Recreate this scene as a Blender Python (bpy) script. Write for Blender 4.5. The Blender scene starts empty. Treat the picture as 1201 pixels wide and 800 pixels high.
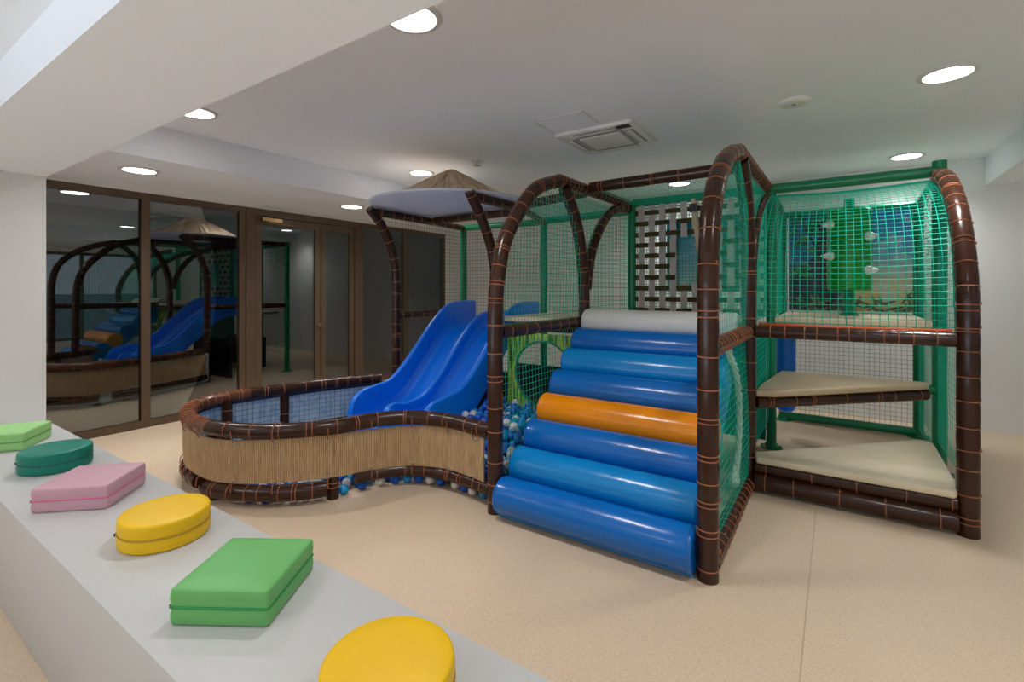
import bpy, math, random
from mathutils import Vector, noise as mnoise
random.seed(7)
scene = bpy.context.scene
col = scene.collection
PI = math.pi

# ------------------------------------------------------------------ materials
def lin(c):
    c /= 255.0
    return c / 12.92 if c <= .04045 else ((c + .055) / 1.055) ** 2.4
def rgb(r, g, b): return (lin(r), lin(g), lin(b), 1.0)

def base_mat(name):
    m = bpy.data.materials.new(name); m.use_nodes = True
    nt = m.node_tree
    return m, nt, nt.nodes['Principled BSDF']
def mat(name, c, rough=.5, spec=.5, var=.06, vscale=6.0, bump=0.0, bscale=40.0, metal=0.0, coat=0.0):
    """principled with a little procedural colour variation and surface relief"""
    m, nt, p = base_mat(name)
    tc = nt.nodes.new('ShaderNodeTexCoord')
    nz = nt.nodes.new('ShaderNodeTexNoise'); nz.inputs['Scale'].default_value = vscale; nz.inputs['Detail'].default_value = 3
    nt.links.new(tc.outputs['Object'], nz.inputs['Vector'])
    rp = nt.nodes.new('ShaderNodeValToRGB')
    rp.color_ramp.elements[0].position = .3; rp.color_ramp.elements[1].position = .7
    rp.color_ramp.elements[0].color = tuple(v * (1 - var) for v in c[:3]) + (1,)
    rp.color_ramp.elements[1].color = tuple(min(1, v * (1 + var)) for v in c[:3]) + (1,)
    nt.links.new(nz.outputs['Fac'], rp.inputs['Fac']); nt.links.new(rp.outputs['Color'], p.inputs['Base Color'])
    p.inputs['Roughness'].default_value = rough; p.inputs['Specular IOR Level'].default_value = spec
    p.inputs['Metallic'].default_value = metal
    if coat: p.inputs['Coat Weight'].default_value = coat; p.inputs['Coat Roughness'].default_value = .12
    if bump:
        n2 = nt.nodes.new('ShaderNodeTexNoise'); n2.inputs['Scale'].default_value = bscale; n2.inputs['Detail'].default_value = 2
        nt.links.new(tc.outputs['Object'], n2.inputs['Vector'])
        b = nt.nodes.new('ShaderNodeBump'); b.inputs['Strength'].default_value = bump; b.inputs['Distance'].default_value = .01
        nt.links.new(n2.outputs['Fac'], b.inputs['Height']); nt.links.new(b.outputs['Normal'], p.inputs['Normal'])
    return m
M = {}
M['wall'] = mat('wall_paint', rgb(232, 230, 227), .7, .3, .015, 1.5, .03, 120)
M['ceil'] = mat('ceiling_paint', rgb(243, 246, 250), .8, .2, .01, 1.0)
M['bench'] = mat('bench_paint', rgb(192, 191, 189), .42, .4, .012, 2.0)
M['brown'] = mat('brown_vinyl', rgb(57, 31, 19), .25, .4, .14, 5, .10, 26)
M['tan'] = mat('tan_brown_vinyl', rgb(98, 58, 36), .22, .5, .16, 5, .12, 26)
M['cord'] = mat('orange_cord', rgb(166, 100, 68), .6, .3, .1, 40)
M['green'] = mat('green_vinyl', rgb(12, 128, 84), .28, .5, .08, 6, .08, 30)
M['bluea'] = mat('deep_blue_vinyl', rgb(0, 104, 190), .22, .5, .04, 4, .16, 14)
M['blueb'] = mat('light_blue_vinyl', rgb(0, 134, 208), .22, .5, .04, 4, .16, 14)
M['orange'] = mat('orange_vinyl', rgb(246, 146, 0), .22, .5, .04, 4, .16, 14)
M['white_vinyl'] = mat('white_vinyl', rgb(222, 220, 216), .35, .5, .02, 4, .1, 9)
M['slide'] = mat('blue_moulded_plastic', rgb(0, 120, 238), .32, .5, .03, 3, .02, 120)
M['mat'] = mat('beige_vinyl', rgb(222, 208, 178), .4, .4, .03, 4, .10, 10)
M['matwood'] = mat('pale_board', rgb(190, 170, 138), .35, .4, .05, 4)
M['bronze'] = mat('bronze_aluminium', rgb(98, 80, 62), .42, .5, .05, 3, 0, 1, .35)
M['brass'] = mat('brass_metal', rgb(170, 140, 100), .3, .5, .05, 20, 0, 1, .9)
M['steel'] = mat('brushed_steel', rgb(175, 175, 172), .3, .5, .04, 30, 0, 1, .9)
M['ringgrey'] = mat('satin_grey_metal', rgb(214, 212, 208), .4, .5, .03, 10)
M['eyelet'] = mat('nickel', rgb(190, 188, 182), .3, .5, .03, 10, 0, 1, .6)
M['ivory'] = mat('ivory_plastic', rgb(226, 226, 220), .45, .4, .02, 10)
M['ivorydark'] = mat('grey_plastic', rgb(150, 152, 146), .5, .4, .03, 10)
M['black'] = mat('black_plastic', rgb(20, 20, 22), .35, .5, .1, 10)
M['blackvinyl'] = mat('black_vinyl', rgb(18, 19, 22), .4, .5, .1, 5)
M['netg'] = mat('teal_net_cord', rgb(6, 188, 154), .55, .3, .1, 30)
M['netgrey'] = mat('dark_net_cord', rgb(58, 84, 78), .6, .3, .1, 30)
M['netblue'] = mat('navy_net_cord', rgb(28, 46, 92), .6, .3, .1, 30)
M['navy'] = mat('navy_padding', rgb(24, 32, 66), .45, .4, .1, 8)
M['rope'] = mat('white_rope', rgb(214, 216, 204), .8, .2, .08, 60, .3, 150)
M['roped'] = mat('beige_rope', rgb(205, 190, 160), .8, .2, .08, 60, .3, 150)
M['strapw'] = mat('grey_webbing', rgb(192, 184, 180), .75, .2, .05, 40, .15, 300)
M['strapo'] = mat('olive_webbing', rgb(72, 66, 36), .7, .2, .1, 40, .15, 300)
M['discw'] = mat('canopy_fabric', rgb(214, 220, 232), .7, .2, .02, 3)
M['spin'] = mat('bright_green_vinyl', rgb(14, 140, 34), .28, .5, .06, 5, .05, 12)
M['ballb'] = mat('dark_blue_plastic', rgb(10, 84, 190), .35, .5, .05, 9)
M['balll'] = mat('sky_blue_plastic', rgb(20, 148, 214), .35, .5, .05, 9)
M['ballw'] = mat('white_plastic', rgb(226, 226, 222), .35, .5, .03, 9)
M['door'] = mat('dark_grey_laminate', rgb(64, 62, 62), .45, .4, .06, 3)
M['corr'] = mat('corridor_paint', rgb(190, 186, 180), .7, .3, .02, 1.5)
CU = dict(lime=(150, 204, 126), teal=(4, 122, 102), pink=(202, 158, 172), yellow=(236, 188, 0), green=(106, 178, 100))
for k, v in CU.items():
    M['c_' + k] = mat(k + '_leatherette', rgb(*v), .42, .4, .03, 5, .10, 14)
M['z_lime'] = mat('lime_zip', rgb(96, 160, 70), .5); M['z_teal'] = mat('teal_zip', rgb(4, 92, 78), .5)
M['z_pink'] = mat('rose_zip', rgb(220, 110, 150), .5); M['z_yellow'] = mat('ochre_zip', rgb(176, 136, 8), .5)
M['z_green'] = mat('green_zip', rgb(34, 146, 72), .5)

def lamp_mat(name, c, s):
    m = bpy.data.materials.new(name); m.use_nodes = True; nt = m.node_tree; nt.nodes.clear()
    o = nt.nodes.new('ShaderNodeOutputMaterial'); e = nt.nodes.new('ShaderNodeEmission')
    e.inputs['Color'].default_value = c; e.inputs['Strength'].default_value = s
    nt.links.new(e.outputs[0], o.inputs[0]); return m
LAMP = 10.0
BULB = 86.0
BULB_C = (.985, .99, 1.0)
M['lamp'] = lamp_mat('downlight_diffuser', (1.0, .965, .92, 1), LAMP)

def floor_mat():
    m, nt, p = base_mat('beige_vinyl_floor')
    tc = nt.nodes.new('ShaderNodeTexCoord')
    n1 = nt.nodes.new('ShaderNodeTexNoise'); n1.inputs['Scale'].default_value = 160; n1.inputs['Detail'].default_value = 2
    n2 = nt.nodes.new('ShaderNodeTexNoise'); n2.inputs['Scale'].default_value = 1.2; n2.inputs['Detail'].default_value = 4
    for n in (n1, n2): nt.links.new(tc.outputs['Object'], n.inputs['Vector'])
    r = nt.nodes.new('ShaderNodeValToRGB'); e = r.color_ramp.elements
    e[0].position = .33; e[0].color = rgb(192, 169, 143); e[1].position = .47; e[1].color = rgb(210, 187, 160)
    x = e.new(.70); x.color = rgb(214, 192, 166)
    nt.links.new(n1.outputs['Fac'], r.inputs['Fac'])
    mx = nt.nodes.new('ShaderNodeMix'); mx.data_type = 'RGBA'; mx.blend_type = 'MULTIPLY'; mx.inputs['Factor'].default_value = .25
    nt.links.new(r.outputs['Color'], mx.inputs['A']); nt.links.new(n2.outputs['Color'], mx.inputs['B'])
    nt.links.new(r.outputs['Color'], p.inputs['Base Color'])
    p.inputs['Roughness'].default_value = .48; p.inputs['Specular IOR Level'].default_value = .35
    b = nt.nodes.new('ShaderNodeBump'); b.inputs['Strength'].default_value = .05; b.inputs['Distance'].default_value = .002
    nt.links.new(n1.outputs['Fac'], b.inputs['Height']); nt.links.new(b.outputs['Normal'], p.inputs['Normal'])
    return m
M['floor'] = floor_mat()
M['seam'] = mat('floor_weld', rgb(186, 160, 132), .5)

def glass_mat(name, tint, ior):
    m = bpy.data.materials.new(name); m.use_nodes = True; nt = m.node_tree; nt.nodes.clear()
    o = nt.nodes.new('ShaderNodeOutputMaterial'); t = nt.nodes.new('ShaderNodeBsdfTransparent'); g = nt.nodes.new('ShaderNodeBsdfGlossy')
    g.inputs['Roughness'].default_value = .0; g.inputs['Color'].default_value = (.92, .95, .95, 1)
    t.inputs['Color'].default_value = tint
    f = nt.nodes.new('ShaderNodeFresnel'); f.inputs['IOR'].default_value = ior
    mx = nt.nodes.new('ShaderNodeMixShader')
    nt.links.new(f.outputs[0], mx.inputs[0]); nt.links.new(t.outputs[0], mx.inputs[1]); nt.links.new(g.outputs[0], mx.inputs[2])
    nt.links.new(mx.outputs[0], o.inputs[0]); return m
M['glass'] = glass_mat('tinted_glass', (.70, .74, .73, 1), 2.4)
M['glassclear'] = glass_mat('clear_glass', (.9, .92, .92, 1), 1.5)

def ramp_mat(name, stops, scale, axis_scale, rough=.5, detail=4, dist=0.0, coat=0):
    m, nt, p = base_mat(name)
    tc = nt.nodes.new('ShaderNodeTexCoord'); mp = nt.nodes.new('ShaderNodeMapping'); mp.inputs['Scale'].default_value = axis_scale
    n = nt.nodes.new('ShaderNodeTexNoise'); n.inputs['Scale'].default_value = scale; n.inputs['Detail'].default_value = detail
    n.inputs['Distortion'].default_value = dist
    nt.links.new(tc.outputs['Object'], mp.inputs['Vector']); nt.links.new(mp.outputs[0], n.inputs['Vector'])
    r = nt.nodes.new('ShaderNodeValToRGB'); e = r.color_ramp.elements
    while len(e) > 1: e.remove(e[-1])
    e[0].position, e[0].color = stops[0]
    for s, c in stops[1:]:
        x = e.new(s); x.color = c
    nt.links.new(n.outputs['Fac'], r.inputs['Fac']); nt.links.new(r.outputs['Color'], p.inputs['Base Color'])
    p.inputs['Roughness'].default_value = rough
    return m
M['bamboo'] = ramp_mat('bamboo_print', [(.30, rgb(16, 60, 20)), (.41, rgb(44, 116, 30)), (.46, rgb(124, 184, 44)), (.51, rgb(214, 222, 90)), (.545, rgb(150, 204, 60)), (.59, rgb(58, 136, 36)), (.68, rgb(24, 84, 26))], 30, (1, 1, .06), .4, 3, .5)
M['water'] = ramp_mat('water_print', [(.30, rgb(150, 190, 222)), (.45, rgb(186, 214, 232)), (.55, rgb(214, 230, 240)), (.7, rgb(168, 210, 228))], 5, (1, 1, .6), .4, 5, 1.5)
M['thatch'] = ramp_mat('palm_thatch', [(.3, rgb(164, 136, 106)), (.5, rgb(214, 188, 156)), (.7, rgb(236, 216, 188))], 1, (120, 5, 1), .85, 4)
_nt = M['thatch'].node_tree; _uv = _nt.nodes.new('ShaderNodeUVMap'); _mp = next(x for x in _nt.nodes if x.type == 'MAPPING'); _nt.links.new(_uv.outputs[0], _mp.inputs['Vector'])

def skirt_mat():
    m, nt, p = base_mat('straw_matting')
    uv = nt.nodes.new('ShaderNodeUVMap'); sp = nt.nodes.new('ShaderNodeSeparateXYZ'); nt.links.new(uv.outputs[0], sp.inputs[0])
    k = nt.nodes.new('ShaderNodeMath'); k.operation = 'MULTIPLY'; k.inputs[1].default_value = 2 * PI / .013; nt.links.new(sp.outputs['X'], k.inputs[0])
    sn = nt.nodes.new('ShaderNodeMath'); sn.operation = 'SINE'; nt.links.new(k.outputs[0], sn.inputs[0])
    mp = nt.nodes.new('ShaderNodeMapping'); mp.inputs['Scale'].default_value = (70, 9, 1)
    n = nt.nodes.new('ShaderNodeTexNoise'); n.inputs['Scale'].default_value = 1.0; n.inputs['Detail'].default_value = 3
    nt.links.new(uv.outputs[0], mp.inputs[0]); nt.links.new(mp.outputs[0], n.inputs[0])
    a = nt.nodes.new('ShaderNodeMath'); a.operation = 'MULTIPLY_ADD'; a.inputs[1].default_value = .16; nt.links.new(sn.outputs[0], a.inputs[0])
    h = nt.nodes.new('ShaderNodeMath'); h.operation = 'MULTIPLY_ADD'; h.inputs[1].default_value = .55; h.inputs[2].default_value = .14
    nt.links.new(n.outputs['Fac'], h.inputs[0]); nt.links.new(h.outputs[0], a.inputs[2])
    r = nt.nodes.new('ShaderNodeValToRGB'); e = r.color_ramp.elements
    e[0].position = .2; e[0].color = rgb(156, 122, 84); e[1].position = .62; e[1].color = rgb(214, 184, 142)
    nt.links.new(a.outputs[0], r.inputs[0]); nt.links.new(r.outputs[0], p.inputs['Base Color'])
    p.inputs['Roughness'].default_value = .7; return m
M['skirt'] = skirt_mat()

def vcol_mat(name):
    m, nt, p = base_mat(name)
    a = nt.nodes.new('ShaderNodeAttribute'); a.attribute_name = 'print'
    nt.links.new(a.outputs['Color'], p.inputs['Base Color']); p.inputs['Roughness'].default_value = .4; return m
M['mural'] = vcol_mat('printed_banner')

def sky_print():
    m, nt, p = base_mat('sky_print')
    tc = nt.nodes.new('ShaderNodeTexCoord'); sx = nt.nodes.new('ShaderNodeSeparateXYZ')
    nt.links.new(tc.outputs['Generated'], sx.inputs[0])
    g = nt.nodes.new('ShaderNodeValToRGB'); e = g.color_ramp.elements
    e[0].position = 0; e[0].color = rgb(206, 216, 220); e[1].position = .85; e[1].color = rgb(48, 130, 204)
    nt.links.new(sx.outputs['Z'], g.inputs[0])
    n = nt.nodes.new('ShaderNodeTexNoise'); n.inputs['Scale'].default_value = 5; n.inputs['Detail'].default_value = 5
    mp = nt.nodes.new('ShaderNodeMapping'); mp.inputs['Scale'].default_value = (1, 1, 2.4)
    nt.links.new(tc.outputs['Object'], mp.inputs[0]); nt.links.new(mp.outputs[0], n.inputs[0])
    c = nt.nodes.new('ShaderNodeValToRGB'); c.color_ramp.elements[0].position = .52; c.color_ramp.elements[1].position = .66
    c.color_ramp.elements[0].color = (0, 0, 0, 1); c.color_ramp.elements[1].color = (.75, .75, .75, 1)
    nt.links.new(n.outputs['Fac'], c.inputs[0])
    mx = nt.nodes.new('ShaderNodeMix'); mx.data_type = 'RGBA'
    nt.links.new(c.outputs[0], mx.inputs['Factor']); nt.links.new(g.outputs[0], mx.inputs['A']); mx.inputs['B'].default_value = rgb(222, 222, 220)
    nt.links.new(mx.outputs['Result'], p.inputs['Base Color']); p.inputs['Roughness'].default_value = .45
    return m
M['skyprint'] = sky_print()

# ------------------------------------------------------------------ mesh builder
class MB:
    def __init__(s): s.v = []; s.f = []; s.m = []; s.uv = None; s.vc = None
    def add(s, vs, fs, mi=0):
        o = len(s.v); s.v.extend([tuple(p) for p in vs])
        for f in fs: s.f.append(tuple(o + i for i in f)); s.m.append(mi)
        return o
    def box(s, a, b, mi=0):
        x0, x1 = sorted((a[0], b[0])); y0, y1 = sorted((a[1], b[1])); z0, z1 = sorted((a[2], b[2]))
        s.add([(x0, y0, z0), (x1, y0, z0), (x1, y1, z0), (x0, y1, z0), (x0, y0, z1), (x1, y0, z1), (x1, y1, z1), (x0, y1, z1)],
              [(0, 3, 2, 1), (4, 5, 6, 7), (0, 1, 5, 4), (1, 2, 6, 5), (2, 3, 7, 6), (3, 0, 4, 7)], mi); return s
    def rings(s, loops, closed=True, cap0=True, cap1=True, mi=0):
        n = len(loops[0]); vs = [p for l in loops for p in l]; fs = []
        for i in range(len(loops) - 1):
            for j in range(n if closed else n - 1):
                k = (j + 1) % n
                fs.append((i * n + j, i * n + k, (i + 1) * n + k, (i + 1) * n + j))
        if cap0: fs.append(tuple(range(n - 1, -1, -1)))
        if cap1: fs.append(tuple((len(loops) - 1) * n + j for j in range(n)))
        s.add(vs, fs, mi)
    def sweep(s, pts, r, n=10, cap=True, mi=0, closed=False):
        pts = [Vector(p) for p in pts]; N = len(pts)
        rad = r if callable(r) else (lambda i: r)
        loops = []; up = None
        for i, p in enumerate(pts):
            if closed: t = pts[(i + 1) % N] - pts[i - 1]
            else: t = pts[min(i + 1, N - 1)] - pts[max(i - 1, 0)]
            t.normalize()
            if up is None:
                up = Vector((0, 0, 1)) if abs(t.z) < .9 else Vector((1, 0, 0))
            a = t.cross(up)
            if a.length < 1e-5: a = t.cross(Vector((.3, .9, .1)))
            a.normalize(); up = a.cross(t).normalized()
            R = rad(i)
            loops.append([p + (a * math.cos(2 * PI * k / n) + up * math.sin(2 * PI * k / n)) * R for k in range(n)])
        if closed: loops.append(loops[0]); cap = False
        s.rings(loops, True, cap, cap, mi)
    def lathe(s, prof, c, n=32, axis='z', mi=0, cap0=False, cap1=False):
        loops = []
        for r, h in prof:
            L = []
            for k in range(n):
                a = 2 * PI * k / n
                q = (r * math.cos(a), r * math.sin(a), h)
                if axis == 'x': q = (h, r * math.cos(a), r * math.sin(a))
                if axis == 'y': q = (r * math.cos(a), h, r * math.sin(a))
                L.append((c[0] + q[0], c[1] + q[1], c[2] + q[2]))
            loops.append(L)
        s.rings(loops, True, cap0, cap1, mi)
    def slab(s, outline, z0, z1, r=.015, steps=3, mi=0, crown=0.0, waist=0.0):
        """closed 2-D outline (ccw) extruded with rounded rims; waist bulges the flanks"""
        P = [Vector((x, y)) for x, y in outline]; n = len(P); c = sum(P, Vector((0, 0))) / n
        nor = []
        for i in range(n):
            e1 = (P[i] - P[i - 1]).normalized(); e2 = (P[(i + 1) % n] - P[i]).normalized()
            a = Vector((e1.y, -e1.x)); b = Vector((e2.y, -e2.x)); m = (a + b)
            m = m / max(.3, m.dot(a)) if m.length > 1e-6 else a
            nor.append(m)
        lv = []
        for k in range(steps + 1):
            a = PI / 2 * k / steps
            lv.append((-r * (1 - math.sin(a)), z0 + r * (1 - math.cos(a))))
        for k in range(steps + 1):
            a = PI / 2 * k / steps
            lv.append((-r * (1 - math.cos(a)), z1 - r * (1 - math.sin(a))))
        if waist:
            h = (z0 + z1) / 2
            lv[steps + 1:steps + 1] = [(waist, h - (z1 - z0) * .22), (-waist * .6, h - .004), (-waist * .6, h + .004), (waist, h + (z1 - z0) * .22)]
        loops = [[(P[i].x + nor[i].x * d, P[i].y + nor[i].y * d, z) for i in range(n)] for d, z in lv]
        if crown:
            for f, dz in ((.8, .45), (.5, .85), (.2, 1.0)):
                loops.append([(c.x + (x - c.x) * f, c.y + (y - c.y) * f, z1 + crown * dz) for x, y, z in loops[len(lv) - 1]])
        s.rings(loops, True, True, True, mi)
    def build(s, name, mats, parent=None, sharp=38, origin=None, flat=False):
        if not isinstance(mats, (list, tuple)): mats = [mats]
        xs = [p[0] for p in s.v]; ys = [p[1] for p in s.v]; zs = [p[2] for p in s.v]
        o = Vector(((min(xs) + max(xs)) / 2, (min(ys) + max(ys)) / 2, min(zs))) if origin is None else Vector(origin)
        me = bpy.data.meshes.new(name); me.from_pydata([tuple(Vector(p) - o) for p in s.v], [], s.f)
        for m in mats: me.materials.append(M[m] if isinstance(m, str) else m)
        me.polygons.foreach_set('material_index', s.m)
        me.validate(); me.update()
        if not flat:
            me.polygons.foreach_set('use_smooth', [True] * len(me.polygons))
            me.set_sharp_from_angle(angle=math.radians(sharp))
        if s.uv:
            l = me.uv_layers.new(name='UVMap')
            for lp in me.loops: l.data[lp.index].uv = s.uv[lp.vertex_index]
        if s.vc:
            a = me.color_attributes.new('print', 'FLOAT_COLOR', 'POINT')
            for i, c in enumerate(s.vc): a.data[i].color = c
        ob = bpy.data.objects.new(name, me); col.objects.link(ob)
        ob.location = o
        if parent is not None:
            ob.parent = parent; ob.location = o - wloc(parent)
        return ob
def wloc(o):
    l = Vector(o.location)
    while o.parent is not None: o = o.parent; l += Vector(o.location)
    return l
def tag(o, label=None, cat=None, group=None, kind=None):
    if label: o['label'] = label
    if cat: o['category'] = cat
    if group: o['group'] = group
    if kind: o['kind'] = kind
    return o
def thing(name, loc, label, cat, group=None):
    o = bpy.data.objects.new(name, None); o.empty_display_size = .1; col.objects.link(o); o.location = loc
    return tag(o, label, cat, group)
def copy_tree(o, parent=None):
    c = o.copy(); col.objects.link(c)
    if parent is not None: c.parent = parent
    for ch in list(o.children): copy_tree(ch, c)
    return c
def structure(o, label=None): return tag(o, label, kind='structure')

def spline(P, step=.03):
    """Catmull-Rom through P, resampled"""
    P = [Vector(p) for p in P]
    if len(P) == 2:
        n = max(2, int((P[1] - P[0]).length / step)); return [P[0].lerp(P[1], i / n) for i in range(n + 1)]
    Q = [P[0] * 2 - P[1]] + P + [P[-1] * 2 - P[-2]]; out = []
    for i in range(1, len(Q) - 2):
        a, b, c, d = Q[i - 1:i + 3]
        n = max(2, int((c - b).length / step))
        for k in range(n):
            t = k / n
            out.append(.5 * ((2 * b) + (c - a) * t + (2 * a - 5 * b + 4 * c - d) * t * t + (3 * b - a - 3 * c + d) * t ** 3))
    out.append(P[-1]); return out

def padded(P, r=.05, gap=(.11, .2), name='post', parent=None, mats=('brown', 'cord'), n=14, ringr=.0032, bulge=.05, double=.14, cap=True):
    """vinyl-padded pole along P bound at intervals with thin cord"""
    path = spline(P, .022) if len(P) > 2 else spline(P, .022)
    L = [0]
    for a, b in zip(path, path[1:]): L.append(L[-1] + (b - a).length)
    ss = []; s = random.uniform(.04, .1)
    while s < L[-1] - .02:
        ss.append(s)
        if random.random() < double: ss.append(s + random.uniform(.018, .035))
        s += random.uniform(*gap)
    ss = [q for q in ss if q < L[-1] - .01]
    def rad(i):
        d = min([abs(L[i] - q) for q in ss] + [9])
        return r * (1 - bulge * math.exp(-(d / .016) ** 2))
    mb = MB(); mb.sweep(path, rad, n, cap, 0)
    for q in ss:
        i = max(1, min(len(path) - 2, next((k for k, l in enumerate(L) if l >= q), 1)))
        f = (q - L[i - 1]) / max(1e-6, L[i] - L[i - 1]); c = path[i - 1].lerp(path[i], f)
        t = (path[i + 1] - path[i - 1]).normalized()
        u = t.cross(Vector((.31, .22, .93)) if abs(t.z) < .9 else Vector((1, .1, 0))).normalized(); w = t.cross(u)
        tilt = random.uniform(-.05, .05)
        mb.sweep([c + (u * math.cos(a) + w * math.sin(a)) * (r * (1 - bulge * .8) + ringr * .4) + t * (tilt * r * math.cos(a))
                  for a in [2 * PI * k / 16 for k in range(16)]], ringr, 5, mi=1, closed=True)
        if random.random() < .35:                     # the knot with its short tail
            a = random.uniform(-2.4, -.6)
            d = (u * math.cos(a) + w * math.sin(a)); b = c + d * (r + .004)
            mb.sweep([b - d * .002, b + t * .010, b - d * .001 + t * .018], ringr * .9, 4, mi=1)
    return mb.build(name, list(mats), parent)

def pole(P, r, name, parent, m='green', n=14):
    mb = MB(); mb.sweep(spline(P, .08), r, n); return mb.build(name, m, parent)

def net(poly, mp, name, parent, m='netg', sp=.045, r=.00175, seg=.09, wob=.004, border=True):
    """knotless safety net: cords clipped to a 2-D polygon, mapped into space by mp(u, v)"""
    mb = MB(); n = len(poly)
    def cuts(val, ax):
        o = []
        for i in range(n):
            a, b = poly[i], poly[(i + 1) % n]
            if (a[ax] - val) * (b[ax] - val) < 0:
                t = (val - a[ax]) / (b[ax] - a[ax]); o.append(a[1 - ax] + (b[1 - ax] - a[1 - ax]) * t)
        return sorted(o)
    def P(u, v, k):
        p = Vector(mp(u, v)); q = mnoise.noise_vector(Vector((u * 2.3, v * 2.3, k))) * wob
        return p + q
    seed = random.uniform(0, 50)
    for ax in (0, 1):
        lo = min(p[ax] for p in poly); hi = max(p[ax] for p in poly)
        k = math.ceil((hi - lo) / sp)
        for i in range(1, k):
            val = lo + (hi - lo) * i / k; c = cuts(val, ax)
            for a, b in zip(c[::2], c[1::2]):
                if b - a < .02: continue
                q = max(1, int((b - a) / seg))
                pts = [(val, a + (b - a) * j / q) if ax == 0 else (a + (b - a) * j / q, val) for j in range(q + 1)]
                mb.sweep([P(u, v, seed) for u, v in pts], r, 4, False)
    if border:
        pts = []
        for i in range(n):
            a, b = poly[i], poly[(i + 1) % n]; d = math.hypot(b[0] - a[0], b[1] - a[1]); q = max(1, int(d / seg))
            for j in range(q): pts.append(P(a[0] + (b[0] - a[0]) * j / q, a[1] + (b[1] - a[1]) * j / q, seed))
        mb.sweep(pts, r * 1.8, 5, closed=True)
    return mb.build(name, m, parent)

def circle(cx, cy, r, n=40): return [(cx + r * math.cos(2 * PI * k / n), cy + r * math.sin(2 * PI * k / n)) for k in range(n)]
def roundpoly(P, r, n=5):
    out = []; N = len(P)
    for i in range(N):
        p = Vector(P[i]); a = (Vector(P[i - 1]) - p).normalized(); b = (Vector(P[(i + 1) % N]) - p).normalized()
        s, e = p + a * r, p + b * r
        for k in range(n + 1):
            t = k / n; out.append(tuple((s * (1 - t) ** 2 + p * 2 * t * (1 - t) + e * t * t)))
    return out

# ------------------------------------------------------------------ the room
ZC = 2.79
XG = -6.02                      # glazing plane
structure(MB().box((-9.0, -3.2, -.12), (4.6, 9.6, 0)).build('floor', 'floor', flat=True))
sm = MB(); sm.box((-.118, -3.1, 0), (-.112, 3.80, .0008)); structure(sm.build('trim_1', 'seam', flat=True), 'thin welded seam in the beige floor')
structure(MB().box((-4.62, .5, ZC), (1.25, 6.9, ZC + .12)).build('ceiling', 'ceil', flat=True))
structure(MB().box((-6.2, 1.0, 2.51), (-4.62, 6.9, ZC + .12)).build('trim_2', 'ceil', flat=True), 'lowered ceiling band along the glazed wall')
structure(MB().box((1.25, .5, 2.50), (4.6, 6.9, ZC + .12)).build('trim_3', 'ceil', flat=True), 'lowered ceiling block over the right side')
structure(MB().box((-4.98, .526, 2.28), (4.6, 1.046, ZC + .12)).build('trim_4', 'ceil', flat=True), 'deep white beam above the bench')
structure(MB().box((-4.98, -3.2, 2.49), (4.6, .526, 2.61)).build('ceiling.001', 'ceil', flat=True))
structure(MB().box((-6.5, 6.77, 0), (4.6, 6.92, ZC + .1)).build('wall_back', 'wall', flat=True))
structure(MB().box((-6.1, -3.2, 0), (-4.86, 1.046, 2.6)).build('wall_left', 'wall', flat=True))
structure(MB().box((-6.09, 1.0, 2.455), (-6.0, 6.8, 2.6)).build('wall_left.001', 'wall', flat=True))
structure(MB().box((-6.09, 6.71, 0), (-5.98, 6.78, 2.46)).build('wall_left.002', 'wall', flat=True))
fw = MB(); fw.box((-5.0, -3.2, 0), (-4.3, -3.05, 2.6)); fw.box((3.7, -3.2, 0), (4.6, -3.05, 2.6)); fw.box((-4.3, -3.2, 0), (3.7, -3.05, .25)); fw.box((-4.3, -3.2, 2.38), (3.7, -3.05, 2.6))
structure(fw.build('wall_front', 'wall', flat=True))
wf = MB()
for k in range(6): wf.box((-4.3 + k * 1.584, -3.17, .25), (-4.22 + k * 1.584, -3.09, 2.38))
for z in (.25, 2.31): wf.box((-4.3, -3.17, z), (3.7, -3.09, z + .07))
wr = structure(wf.build('window_5', 'bronze', flat=True))
for k in range(5): MB().box((-4.22 + k * 1.584, -3.134, .32), (-2.716 + k * 1.584, -3.126, 2.31)).build('pane', 'glassclear', wr, flat=True)
# right wall with its large window on the dusk sea
rw = MB(); rw.box((4.3, -3.2, 0), (4.5, .9, 2.8)); rw.box((4.3, 5.9, 0), (4.5, 6.9, 2.8)); rw.box((4.3, .9, 0), (4.5, 5.9, .12)); rw.box((4.3, .9, 2.4), (4.5, 5.9, 2.8))
structure(rw.build('wall_right', 'wall', flat=True))
wf = MB()
for y in (.9, 2.53, 4.18, 5.82): wf.box((4.33, y, .12), (4.41, y + .08, 2.4))
for z in (.12, 2.33): wf.box((4.33, .9, z), (4.41, 5.9, z + .07))
wr = structure(wf.build('window_6', 'bronze', flat=True))
for y in (.98, 2.61, 4.26): MB().box((4.365, y, .19), (4.373, y + 1.56, 2.33)).build('pane', 'glassclear', wr, flat=True)
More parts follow.
